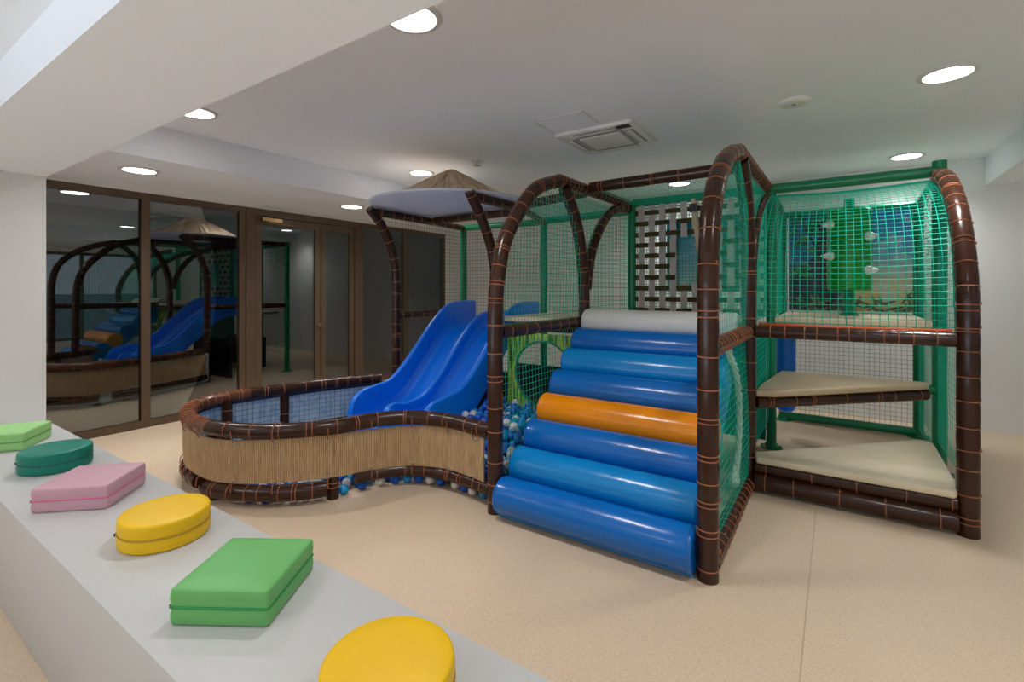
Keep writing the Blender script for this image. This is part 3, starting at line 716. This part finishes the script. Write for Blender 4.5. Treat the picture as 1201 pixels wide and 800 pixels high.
for a in range(N - 1):
    for j in range(nz - 1): mb.f.append((o2 + a * nz + j, o2 + a * nz + j + 1, o2 + (a + 1) * nz + j + 1, o2 + (a + 1) * nz + j)); mb.m.append(0)
    for j in (0, nz - 1): mb.f.append((a * nz + j, (a + 1) * nz + j, o2 + (a + 1) * nz + j, o2 + a * nz + j)); mb.m.append(0)
sk = mb.build('matting', 'skirt', pit, 60)
# eyelets with the cord ties
i = 6
while i < iend - 4:
    p = path[i]; nn = nrm(i) * sgn; t = Vector((nn.y, -nn.x, 0))
    for z, zr, sg in ((.428, ZR, 1), (.172, .11, -1)):
        ey = MB(); c = p + nn * .034 + Vector((0, 0, z))
        ey.sweep([c + t * .011 * math.cos(a) + Vector((0, 0, .011 * math.sin(a))) for a in [2 * PI * k / 12 for k in range(12)]], .003, 5, closed=True)
        e = ey.build('eyelet', 'eyelet', sk)
        ey = MB(); c2 = p + nn * .048 + Vector((0, 0, zr - sg * .03))
        ey.sweep([c, c + nn * .012 + Vector((0, 0, sg * .012)), c2 + nn * .006, p + nn * .058 + Vector((0, 0, zr + .01 * sg))], .0035, 5)
        ey.build('cord_tie', 'cord', sk)
    i += random.randint(12, 16)
# inner lining of the rear wall
mb = MB(); ia = near(-4.32, 1.82) - 10; loops = []
for i in range(ia, len(path)):
    p = path[i]; nn = nrm(i) * sgn
    a = p - nn * .0; b = p + nn * .012
    loops.append([(a.x, a.y, .03), (b.x, b.y, .03), (b.x, b.y, .46), (a.x, a.y, .46)])
mb.rings(loops); tag(mb.build('lining', 'water', pit), 'pale blue water print lining')
LL = [0]
for a, b in zip(path[ia:], path[ia + 1:]): LL.append(LL[-1] + (b - a).length)
def lin_map(u, v):
    k = min(range(len(LL)), key=lambda q: abs(LL[q] - u)); i = ia + k; p = path[i] - nrm(i) * sgn * .022
    return (p.x, p.y, v)
net([(.02, .04), (LL[-1] - .03, .04), (LL[-1] - .03, .455), (.02, .455)], lin_map, 'lining_net', pit, 'netblue', .05, .0015, .06, .001)
nb = MB(); pts = [(p - nrm(i + ia) * sgn * .012) for i, p in enumerate(path[ia:])]
nb.sweep([(p.x, p.y, .452) for p in pts[::3]], .022, 8); nb.build('lining_binding', 'navy', pit)
# low dark sill where the slide tower meets the pit
sb = MB(); sb.box((-2.63, 3.66, .0), (-1.90, 3.70, .30)); sb.box((-3.86, 3.95, 0), (-2.62, 4.0, .62)); tag(sb.build('pit_backboard', 'blackvinyl', pit, flat=True), 'black board at the back of the pit')

# ------------------------------------------------------------------ plastic balls
BR = .035
def inside(x, y, poly):
    c = False; n = len(poly)
    for i in range(n):
        a, b = poly[i], poly[i - 1]
        if (a[1] > y) != (b[1] > y) and x < (b[0] - a[0]) * (y - a[1]) / (b[1] - a[1]) + a[0]: c = not c
    return c
PITP = [(p.x, p.y) for p in path[::8]] + [(-3.9, 3.62), (-2.64, 3.62), (-1.90, 3.60), (-1.90, 2.62)]
def heap(x, y):            # how high the balls lie
    h = .055
    if x > -2.66:
        h = .16 + .30 * min(1, max(0, (y - 2.6) / .6))
    return h
def uvs(r, n=14, m=9):
    mb = MB(); mb.lathe([(max(.0002, r * math.sin(PI * k / m)), -r * math.cos(PI * k / m)) for k in range(m + 1)], (0, 0, 0), n); return mb
protos = {}
def first_ball(kind, mk, label):
    mb = uvs(BR); o = mb.build('ball', mk, origin=(0, 0, 0)); tag(o, label, 'ball', 'plastic balls of the ball pit, ' + kind); protos[kind] = [o, False]
first_ball('dark blue', 'ballb', 'dark blue plastic ball lying in the ball pit')
first_ball('sky blue', 'balll', 'sky blue plastic ball lying in the ball pit')
first_ball('white', 'ballw', 'white plastic ball lying in the ball pit')
nballs = 0
def put_ball(p):
    global nballs
    k = random.choices(['dark blue', 'sky blue', 'white'], [.42, .28, .30])[0]; o, used = protos[k]
    if used: c = o.copy(); col.objects.link(c)
    else: c = o; protos[k][1] = True
    c.location = p; nballs += 1
rest = {'ballb': MB(), 'balll': MB(), 'ballw': MB()}
taken = []
def free(x, y, z, d=.0695):
    return all((x - a) ** 2 + (y - b) ** 2 + (z - c) ** 2 > d * d for a, b, c in taken)
# the row showing under the padded base at the front
i = 10
while path[i].x > -3.3:
    p = path[i]; nn = nrm(i) * sgn; q = p - nn * random.uniform(.036, .044)
    if free(q.x, q.y, BR) and all((q.x - x) ** 2 + (q.y - y) ** 2 > .08 ** 2 for x, y in ((-2.88, 2.07), (-3.57, 1.60))): put_ball((q.x, q.y, BR)); taken.append((q.x, q.y, BR))
    i += random.choice((4, 4, 5, 6))
# the heap at the foot of the slide and behind the side net
lay = 0; cand = []
while True:
    z = BR + lay * .0585
    if z > .5: break
    ox = (lay % 2) * .0355; oy = (lay % 2) * .0205
    for a in range(16):
        for b in range(18):
            x = -2.60 + ox + a * .071 + (b % 2) * .0355; y = 2.67 + oy + b * .0615
            if not (x < -1.905 and y < 3.60 and inside(x, y, PITP)): continue
            if z + BR > heap(x, y) + .03 * math.sin(a * 3.1 + b * 1.7): continue
            cand.append((x, y, z))
    lay += 1
cs = cand[:]
heapb = MB(); hid = 0
for p in sorted(cs, key=lambda p: -p[2]):
    above = any(abs(q[0] - p[0]) < .05 and abs(q[1] - p[1]) < .05 and .03 < q[2] - p[2] < .09 for q in cs)
    edge = p[0] > -2.0
    if not free(*p, d=.068): continue
    taken.append(p)
    jit = (p[0] + random.uniform(-.001, .001), p[1] + random.uniform(-.001, .001), p[2])
    if (not above or edge) and nballs < 285: put_ball(jit)
    else:
        mk = random.choices([0, 1, 2], [.42, .28, .3])[0]
        b = uvs(BR, 10, 6); heapb.add([(x + p[0], y + p[1], z + p[2]) for x, y, z in b.v], b.f, mk); hid += 1
# thin layer over the rest of the pit floor
for a in range(40):
    for b in range(40):
        x = -4.5 + a * .073 + (b % 2) * .0365; y = 1.62 + b * .0632
        if x < -2.62 and inside(x, y, PITP) and min((p.x - x) ** 2 + (p.y - y) ** 2 for p in path[::4]) > .085 ** 2 and free(x, y, BR) and y < 3.55 and (x - XA) ** 2 + (y - YT) ** 2 > .01:
            mk = random.choices([0, 1, 2], [.42, .28, .3])[0]
            bb_ = uvs(BR, 8, 6); heapb.add([(q[0] + x, q[1] + y, q[2] + BR) for q in bb_.v], bb_.f, mk)
hb = heapb.build('ball_heap', ['ballb', 'balll', 'ballw']); tag(hb, 'blue and white plastic balls filling the bottom of the pit', 'balls', kind='stuff')
print('balls', nballs, 'hidden', hid)

# ------------------------------------------------------------------ printed banners
def annulus_panel(x0, x1, z0, z1, cx, cz_, r, y, t):
    n = 64; mb = MB(); loops = [[], [], [], []]
    for k in range(n):
        a = 2 * PI * k / n; c, s_ = math.cos(a), math.sin(a)
        inn = (cx + r * c, cz_ + r * s_)
        tt = min(((x1 - cx) / c if c > 1e-6 else (x0 - cx) / c if c < -1e-6 else 9), ((z1 - cz_) / s_ if s_ > 1e-6 else (z0 - cz_) / s_ if s_ < -1e-6 else 9))
        ou = (cx + tt * c, cz_ + tt * s_)
        loops[0].append((inn[0], y, inn[1])); loops[1].append((ou[0], y, ou[1])); loops[2].append((ou[0], y + t, ou[1])); loops[3].append((inn[0], y + t, inn[1]))
    mb.rings(loops + [loops[0]], True, False, False); return mb
bp = annulus_panel(-2.545, -1.74, .06, 1.05, -2.165, .695, .29, 3.71, .012)
bpo = thing('bamboo_banner', (-2.17, 3.7, .06), 'bright green bamboo print panel with a round crawl hole beside the roller ramp', 'banner')
bp.build('printed_panel', 'bamboo', bpo, 30)
mb = MB(); mb.sweep([(-2.165 + .292 * math.cos(a), 3.716, .695 + .292 * math.sin(a)) for a in [2 * PI * k / 48 for k in range(48)]], .012, 8, closed=True); tag(mb.build('hole_binding', 'green', bpo), 'green rim around the round hole')
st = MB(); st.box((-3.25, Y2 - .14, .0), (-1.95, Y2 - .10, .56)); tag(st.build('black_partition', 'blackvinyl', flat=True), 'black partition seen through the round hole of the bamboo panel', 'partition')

sp = MB(); sp.box((-1.47, Y2 + .07, 1.42), (-.72, Y2 + .08, 2.16)); tag(sp.build('sky_banner', 'skyprint', flat=True), 'cloudy blue sky print behind the opening in the woven strap screen', 'banner')

def mural(name, x0, x1, z0, z1, y, fn, label, nx=90, nzv=150):
    mb = MB(); mb.vc = []
    for dy in (0, .01):
        for j in range(nzv + 1):
            for i in range(nx + 1):
                u, v = i / nx, j / nzv; mb.v.append((x0 + (x1 - x0) * u, y + dy, z0 + (z1 - z0) * v)); c = fn(u, v); mb.vc.append(c)
    W = nx + 1; S = W * (nzv + 1)
    for j in range(nzv):
        for i in range(nx):
            a = j * W + i; mb.f.append((a, a + 1, a + W + 1, a + W)); mb.m.append(0)
            mb.f.append((S + a, S + a + W, S + a + W + 1, S + a + 1)); mb.m.append(0)
    for i in range(nx):
        mb.f.append((i, S + i, S + i + 1, i + 1)); a = nzv * W + i; mb.f.append((a, a + 1, S + a + 1, S + a)); mb.m += [0, 0]
    for j in range(nzv):
        a = j * W; mb.f.append((a, a + W, S + a + W, S + a)); a += nx; mb.f.append((a, S + a, S + a + W, a + W)); mb.m += [0, 0]
    return tag(mb.build(name, 'mural', flat=True), label, 'banner')
def mixc(a, b, t): t = max(0, min(1, t)); return tuple(a[k] + (b[k] - a[k]) * t for k in range(4))
def nz2(x, y, s=0): return mnoise.fractal(Vector((x, y, s)), 1.0, 2.0, 4)
FR = []
rr = random.Random(3)
for k in range(26): FR.append((rr.uniform(-.05, 1.05), rr.uniform(-.05, .10), rr.choice((rr.uniform(.1, .7), rr.uniform(2.4, 3.0), rr.uniform(.9, 2.2))), rr.uniform(.16, .36)))
def frond(u, v):
    for x, y, a, l in FR:
        dx, dy = u - x, (v - y) * 1.6; t = dx * math.cos(a) + dy * math.sin(a); n = -dx * math.sin(a) + dy * math.cos(a)
        if 0 < t < l and abs(n) < .02 * math.sin(PI * t / l) + .002: return True
    return False
def jungle(u, v):
    c = mixc(rgb(96, 150, 196), rgb(40, 96, 170), v)
    g = nz2(u * 4, v * 6, 2)
    if v < .50 + .1 * nz2(u * 3, 0, 4): c = mixc(rgb(70, 62, 92), rgb(46, 74, 70), .5 + g)
    if g > .12 and v > .35: c = mixc(rgb(92, 170, 92), rgb(34, 104, 66), (g - .12) * 4)
    tx = .62 + .05 * math.sin(v * 7)
    if abs(u - tx) < .08 + .16 * (1 - v) ** 2 * (v < .75) * .8 or (v > .62 and (abs(u - tx - (v - .62) * .9) < .03 or abs(u - tx + (v - .58) * 1.1) < .028 or abs(u - tx + (v - .72) * .6) < .022)):
        if v < .93: c = mixc(rgb(44, 30, 44), rgb(70, 50, 66), .5 + nz2(u * 12, v * 3, 5))
    if v > .78 and nz2(u * 7, v * 9, 8) > -.02: c = mixc(rgb(20, 66, 54), rgb(54, 118, 84), .5 + nz2(u * 14, v * 14, 9))
    if frond(u, v): c = mixc(rgb(70, 110, 74), rgb(120, 150, 110), nz2(u * 9, v * 9, 1) + .5)
    return c
def sunset(u, v):
    st_ = [(0, rgb(202, 176, 112)), (.22, rgb(224, 196, 140)), (.42, rgb(176, 190, 196)), (.62, rgb(86, 156, 214)), (1, rgb(22, 104, 206))]
    c = st_[-1][1]
    for (a, ca), (b, cb) in zip(st_, st_[1:]):
        if a <= v <= b: c = mixc(ca, cb, (v - a) / (b - a)); break
    n = nz2(u * 2.2, v * 7, 12)
    if n > .05: c = mixc(c, rgb(196, 206, 220), min(.55, (n - .05) * 2))
    if frond(u * .9 + .05, v * 1.1): c = mixc(rgb(50, 84, 60), rgb(104, 128, 92), nz2(u * 9, v * 9, 1) + .5)
    return c
mural('jungle_banner', -.44, .10, 1.22, 2.24, Y3 - .045, jungle, 'dark jungle tree print on the left of the green spinning drum')
mural('sunset_banner', .11, .61, 1.22, 2.24, Y3 - .045, sunset, 'blue and gold evening sky print to the right of the green spinning drum')

# green drum with white cones
dx, dy = .095, 5.58
dm = thing('spinning_drum', (dx, dy, 1.2), 'bright green padded drum with white cone grips on the top deck', 'play drum')
mb = MB(); mb.sweep([(dx, dy, 1.2), (dx, dy, 2.3)], .042, 16); mb.lathe([(.001, 1.2), (.08, 1.2), (.08, 1.212), (.05, 1.24), (.001, 1.24)], (dx, dy, 0), 20); mb.build('pole', 'green', dm)
mb = MB(); mb.lathe([(.05, 1.435), (.165, 1.435), (.178, 1.45), (.18, 1.6), (.18, 2.05), (.178, 2.185), (.165, 2.2), (.05, 2.2)], (dx, dy, 0), 40); mb.build('drum', 'spin', dm)
cdir = Vector((-dx, -dy)).normalized()
for ang, z in ((-52, 2.055), (52, 1.93), (-52, 1.76), (52, 1.62), (180, 1.9)):
    a = math.radians(ang); d = Vector((cdir.x * math.cos(a) - cdir.y * math.sin(a), cdir.x * math.sin(a) + cdir.y * math.cos(a)))
    d = Vector((d.x, d.y, 0)); b = Vector((dx, dy, z)) + d * .165
    mb = MB(); pr = [(.001, -.004), (.036, 0), (.043, .015), (.040, .034), (.027, .066), (.013, .098), (.006, .112), (.001, .116)]
    u = d.cross(Vector((0, 0, 1))).normalized(); w = Vector((0, 0, 1))
    mb.rings([[b + d * h + (u * math.cos(2 * PI * k / 18) + w * math.sin(2 * PI * k / 18)) * r for k in range(18)] for r, h in pr]); mb.build('cone_grip', 'ballw', dm)

# blue hanging punch bag below the deck
pbx, pby = -.42, 5.45
pb = thing('punch_bag', (pbx, pby, .25), 'dark blue punch bag hanging under the upper deck behind the steps', 'punch bag')
mb = MB(); mb.lathe([(.001, .24), (.045, .245), (.078, .27), (.09, .32), (.09, .9), (.085, .98), (.07, 1.01), (.001, 1.015)], (pbx, pby, 0), 28); mb.build('bag', 'slide', pb)
mb = MB()
for a in (0, 1): mb.sweep([(pbx + (.07 - .14 * a), pby, 1.0), (pbx, pby, 1.09)], .006, 6)
mb.sweep([(pbx, pby, 1.08), (pbx, pby, 1.145)], .006, 6); mb.build('strap', 'black', pb)

# ------------------------------------------------------------------ woven strap screen
ws = thing('woven_screen', (-1.2, Y2 - .02, 1.2), 'basket weave screen of grey and olive webbing straps above the ramp', 'screen')
vx = [-1.705 + .1085 * i for i in range(11)]; hzv = [2.245 - .1125 * j for j in range(10)]
YW = Y2 - .02
def over(i, j): return 1 if (i + j) % 2 else -1
def strap(path, wvec, t=.0022):
    w = Vector(wvec); loops = []
    for k, p in enumerate(path):
        tg = (path[min(k + 1, len(path) - 1)] - path[max(k - 1, 0)]).normalized(); nn = tg.cross(w).normalized() * t
        loops.append([p - w - nn, p + w - nn, p + w + nn, p - w + nn])
    return loops
def runs(keep):
    r = []; cur = []
    for k, q in enumerate(keep):
        if q: cur.append(k)
        elif cur: r.append(cur); cur = []
    if cur: r.append(cur)
    return r
hole = lambda i, j: i in (4, 5, 6) and j in (3, 4, 5, 6)
for i, x in enumerate(vx):
    z_top, z_bot = 2.34, 1.205
    for run in runs([not hole(i, j) for j in range(10)]):
        pts = []
        if run[0] == 0: pts.append(Vector((x, YW, z_top)))
        elif run: pts.append(Vector((x, YW, hzv[run[0]] + .05)))
        for j in run: pts.append(Vector((x, YW + .009 * over(i, j), hzv[j])))
        pts.append(Vector((x, YW, z_bot if run[-1] == 9 else hzv[run[-1]] - .05)))
        mb = MB(); mb.rings(strap(spline(pts, .028), (.032, 0, 0)))
        mb.build('upright_strap', 'strapw', ws, 60)
for j, z in enumerate(hzv):
    for run in runs([not hole(i, j) for i in range(11)]):
        pts = [Vector((-1.775 if run[0] == 0 else vx[run[0]] - .05, YW, z))] + [Vector((vx[i], YW - .009 * over(i, j), z)) for i in run] + [Vector((-.56 if run[-1] == 10 else vx[run[-1]] + .02, YW, z))]
        mb = MB(); mb.rings(strap(spline(pts, .028), (0, 0, .024)))
        mb.build('level_strap', 'strapo', ws, 60)
r2 = thing('hanging_rope', (-1.1, 4.85, 1.25), 'beige rope hanging at a slant in front of the woven strap screen', 'rope')
rope_mesh([(-1.15, 4.84, 2.32), (-1.12, 4.84, 2.0), (-1.06, 4.85, 1.5), (-1.03, 4.86, 1.22)], .021, 'rope_strand', r2, 'roped')
mb = MB(); mb.box((-1.18, 4.815, 2.19), (-1.12, 4.865, 2.27)); mb.build('rope_clamp', 'black', r2)

# ------------------------------------------------------------------ ceiling fittings
def downlight(x, y, z, label, first=None):
    if first is None:
        t = thing('downlight', (x, y, z), label, 'ceiling light', 'round recessed downlights')
        mb = MB(); mb.lathe([(.118, -.004), (.122, -.012), (.136, -.014), (.148, -.008), (.152, 0), (.118, 0)], (x, y, z), 48); mb.build('trim_ring', 'ringgrey', t, 50)
        mb = MB(); mb.lathe([(.001, -.008), (.119, -.008), (.119, -.001), (.001, -.001)], (x, y, z), 48); mb.build('diffuser', 'lamp', t, 50)
        l = bpy.data.lights.new('bulb', 'SPOT'); l.energy = BULB; l.color = BULB_C; l.spot_size = math.radians(140); l.spot_blend = 1.0; l.shadow_soft_size = .11
        lo = bpy.data.objects.new('bulb', l); col.objects.link(lo); lo.parent = t; lo.location = (0, 0, -.02)
        return t
    c = copy_tree(first); c.location = (x, y, z); c['label'] = label; return c
D = downlight(-4.03, 1.70, ZC, 'lit round downlight half hidden by the beam, nearer the glazed wall')
for x, y, z, l in [(-1.74, 1.70, ZC, 'lit round downlight half hidden by the beam at the top of the photo'),
                   (-3.98, 4.04, ZC, 'lit round downlight just above the thatched canopy'),
                   (.57, 4.0, ZC, 'lit round downlight on the open ceiling to the right of the smoke detector'),
                   (.58, 6.26, ZC, 'lit round downlight above the green corner post near the back wall'),
                   (-1.66, 6.27, ZC, 'lit round downlight seen below the brown cross rail through the roof net'),
                   (-5.15, 1.72, 2.51, 'lit round downlight on the lowered ceiling band above the large glass panes'),
                   (-5.17, 4.0, 2.51, 'lit round downlight on the lowered ceiling band beside the tip of the leaning post'),
                   (.57, 1.77, ZC, 'lit round downlight above the front of the step tower, outside the photo'),
                   (2.85, 1.77, 2.50, 'lit round downlight on the lowered right block, nearest the bench'),
                   (-3.9, -.9, 2.49, 'lit round downlight behind the bench near the white left wall'),
                   (-1.7, -.9, 2.49, 'lit round downlight behind the bench above the camera side, second from the left wall'),
                   (.57, -.9, 2.49, 'lit round downlight behind the bench, third from the left wall'),
                   (2.85, -.9, 2.49, 'lit round downlight behind the bench by the window wall')]:
    downlight(x, y, z, l, D)

corr_fill = downlight(-7.2, 7.7, 2.55, 'round downlight added to brighten the corridor near the dark grey corridor door', D)  # unseen lamp, added to brighten the corridor behind the right-hand panes
for ch in corr_fill.children:
    if ch.type == 'LIGHT': ch.data = ch.data.copy(); ch.data.energy = 420
ac = thing('air_conditioner', (-1.684, 4.015, ZC), 'square white ceiling cassette air conditioner with four slots', 'air conditioner')
ax, ay, h = -1.684, 4.015, .345
mb = MB(); mb.slab(roundpoly([(ax - h, ay - h), (ax + h, ay - h), (ax + h, ay + h), (ax - h, ay + h)], .03, 4), ZC - .03, ZC + .001, .008, 2); mb.build('fascia', 'ivory', ac)
mb = MB(); mb.slab(roundpoly([(ax - .185, ay - .185), (ax + .185, ay - .185), (ax + .185, ay + .185), (ax - .185, ay + .185)], .015, 3), ZC - .042, ZC - .028, .005, 2); mb.build('intake_panel', 'ivory', ac)
mb = MB()
for a, b in (((ax - .215, ay - .215), (ax + .215, ay - .19)), ((ax - .215, ay + .19), (ax + .215, ay + .215)), ((ax - .215, ay - .19), (ax - .19, ay + .19)), ((ax + .19, ay - .19), (ax + .215, ay + .19))):
    mb.box((a[0], a[1], ZC - .034), (b[0], b[1], ZC - .029))
mb.build('intake_gap', 'ivorydark', ac, flat=True)
for sx, sy in ((1, 0), (-1, 0), (0, 1), (0, -1)):
    mb = MB(); c = (ax + sx * .265, ay + sy * .265); hw, hl = .034, .19
    ex, ey_ = (hw, hl) if sx else (hl, hw)
    mb.box((c[0] - ex, c[1] - ey_, ZC - .033), (c[0] + ex, c[1] + ey_, ZC - .029)); sl_ = mb.build('air_slot', 'ivorydark', ac, flat=True)
    mb = MB(); ex2, ey2 = (hw * .55, hl * .96) if sx else (hl * .96, hw * .55)
    mb.slab([(c[0] - ex2, c[1] - ey2), (c[0] + ex2, c[1] - ey2), (c[0] + ex2, c[1] + ey2), (c[0] - ex2, c[1] + ey2)], ZC - .041, ZC - .035, .002, 2); mb.build('louvre', 'ivory', sl_)
mb = MB(); mb.box((ax + .20, ay - .32, ZC - .034), (ax + .31, ay - .245, ZC - .029)); mb.build('sensor_window', 'black', ac, flat=True)

ah = MB(); hx0, hx1, hy0, hy1 = -2.02, -1.585, 3.31, 3.655
for a, b in (((hx0, hy0), (hx1, hy0 + .012)), ((hx0, hy1 - .012), (hx1, hy1)), ((hx0, hy0), (hx0 + .012, hy1)), ((hx1 - .012, hy0), (hx1, hy1))): ah.box((a[0], a[1], ZC - .004), (b[0], b[1], ZC))
aht = thing('access_hatch', (-1.8, 3.48, ZC), 'flush white ceiling access hatch beside the air conditioner', 'hatch')
ah.build('hatch_frame', 'ivory', aht, flat=True); MB().box((hx0 + .014, hy0 + .014, ZC - .002), (hx1 - .014, hy1 - .014, ZC)).build('hatch_panel', 'ceil', aht, flat=True)
sd = thing('smoke_detector', (-.255, 3.99, ZC), 'flat round white smoke detector on the ceiling', 'smoke detector')
mb = MB(); mb.lathe([(.001, -.028), (.06, -.028), (.085, -.022), (.1, -.008), (.102, 0), (.001, 0)], (-.255, 3.99, ZC), 36); mb.build('housing', 'ivory', sd)
mb = MB(); mb.lathe([(.001, -.034), (.012, -.033), (.014, -.027), (.001, -.027)], (-.255, 3.975, ZC), 12); mb.build('test_button', 'ivorydark', sd)
sk_ = thing('sprinkler', (-3.126, 4.0, ZC), 'small sprinkler head on the ceiling above the thatched canopy', 'sprinkler')
mb = MB(); mb.lathe([(.001, -.012), (.062, -.01), (.07, 0), (.001, 0)], (-3.126, 4.0, ZC), 20); mb.build('escutcheon', 'ivory', sk_)
mb = MB(); mb.lathe([(.001, -.05), (.042, -.05), (.042, -.044), (.008, -.044), (.01, -.012), (.001, -.012)], (-3.126, 4.0, ZC), 16); mb.build('deflector', 'steel', sk_)

# ------------------------------------------------------------------ sea and dusk sky outside the right window
seam_, nt, p = base_mat('dusk_sea'); p.inputs['Base Color'].default_value = rgb(40, 62, 84); p.inputs['Roughness'].default_value = .35
structure(MB().box((8, -400, -6.2), (900, 400, -6)).build('ground', seam_, flat=True), 'dark sea outside the window')
SKY_E, SKY_S, GLOW_BELOW = 0.9, 2.4, 11.0      # sky brighter towards camera-side windows; below-horizon glow added to light the ceiling
w = bpy.data.worlds.new('dusk'); scene.world = w; w.use_nodes = True; nt = w.node_tree; nt.nodes.clear()
o = nt.nodes.new('ShaderNodeOutputWorld'); bg = nt.nodes.new('ShaderNodeBackground')
tc = nt.nodes.new('ShaderNodeTexCoord'); sx = nt.nodes.new('ShaderNodeSeparateXYZ'); r = nt.nodes.new('ShaderNodeValToRGB')
nt.links.new(tc.outputs['Generated'], sx.inputs[0]); nt.links.new(sx.outputs['Z'], r.inputs[0])
e = r.color_ramp.elements; e[0].position = 0; e[0].color = rgb(164, 172, 182); e[1].position = .5; e[1].color = rgb(112, 128, 148)
mr = nt.nodes.new('ShaderNodeMapRange'); mr.inputs['From Min'].default_value = .15; mr.inputs['From Max'].default_value = -.85
mr.inputs['To Min'].default_value = SKY_E; nt.links.new(sx.outputs['Y'], mr.inputs['Value'])
tr = nt.nodes.new('ShaderNodeMapRange'); tr.inputs['From Min'].default_value = .0; tr.inputs['From Max'].default_value = -.06
tr.inputs['To Min'].default_value = SKY_S; tr.inputs['To Max'].default_value = GLOW_BELOW; nt.links.new(sx.outputs['Z'], tr.inputs['Value'])
nt.links.new(tr.outputs[0], mr.inputs['To Max']); nt.links.new(mr.outputs[0], bg.inputs[1]); nt.links.new(r.outputs[0], bg.inputs[0]); nt.links.new(bg.outputs[0], o.inputs[0])

# ------------------------------------------------------------------ camera and view
cd = bpy.data.cameras.new('camera'); co = bpy.data.objects.new('camera', cd); col.objects.link(co); scene.camera = co
cd.sensor_fit = 'HORIZONTAL'; cd.sensor_width = 36; cd.lens = 567 / 1201 * 36
cd.shift_y = -(400 - 339) / 1201; cd.clip_start = .05; cd.clip_end = 2000
co.location = (0, 0, 1.45); yaw = math.atan2(.558, .830); co.rotation_euler = (PI / 2, 0, yaw)
vs = scene.view_settings; vs.view_transform = 'Standard'; vs.look = 'None'; vs.gamma = 1; vs.use_curve_mapping = False; vs.exposure = 0.32
scene.cycles.use_denoising = True
scene.cycles.max_bounces = 10; scene.cycles.diffuse_bounces = 5; scene.cycles.transparent_max_bounces = 16
scene.cycles.sample_clamp_indirect = 6
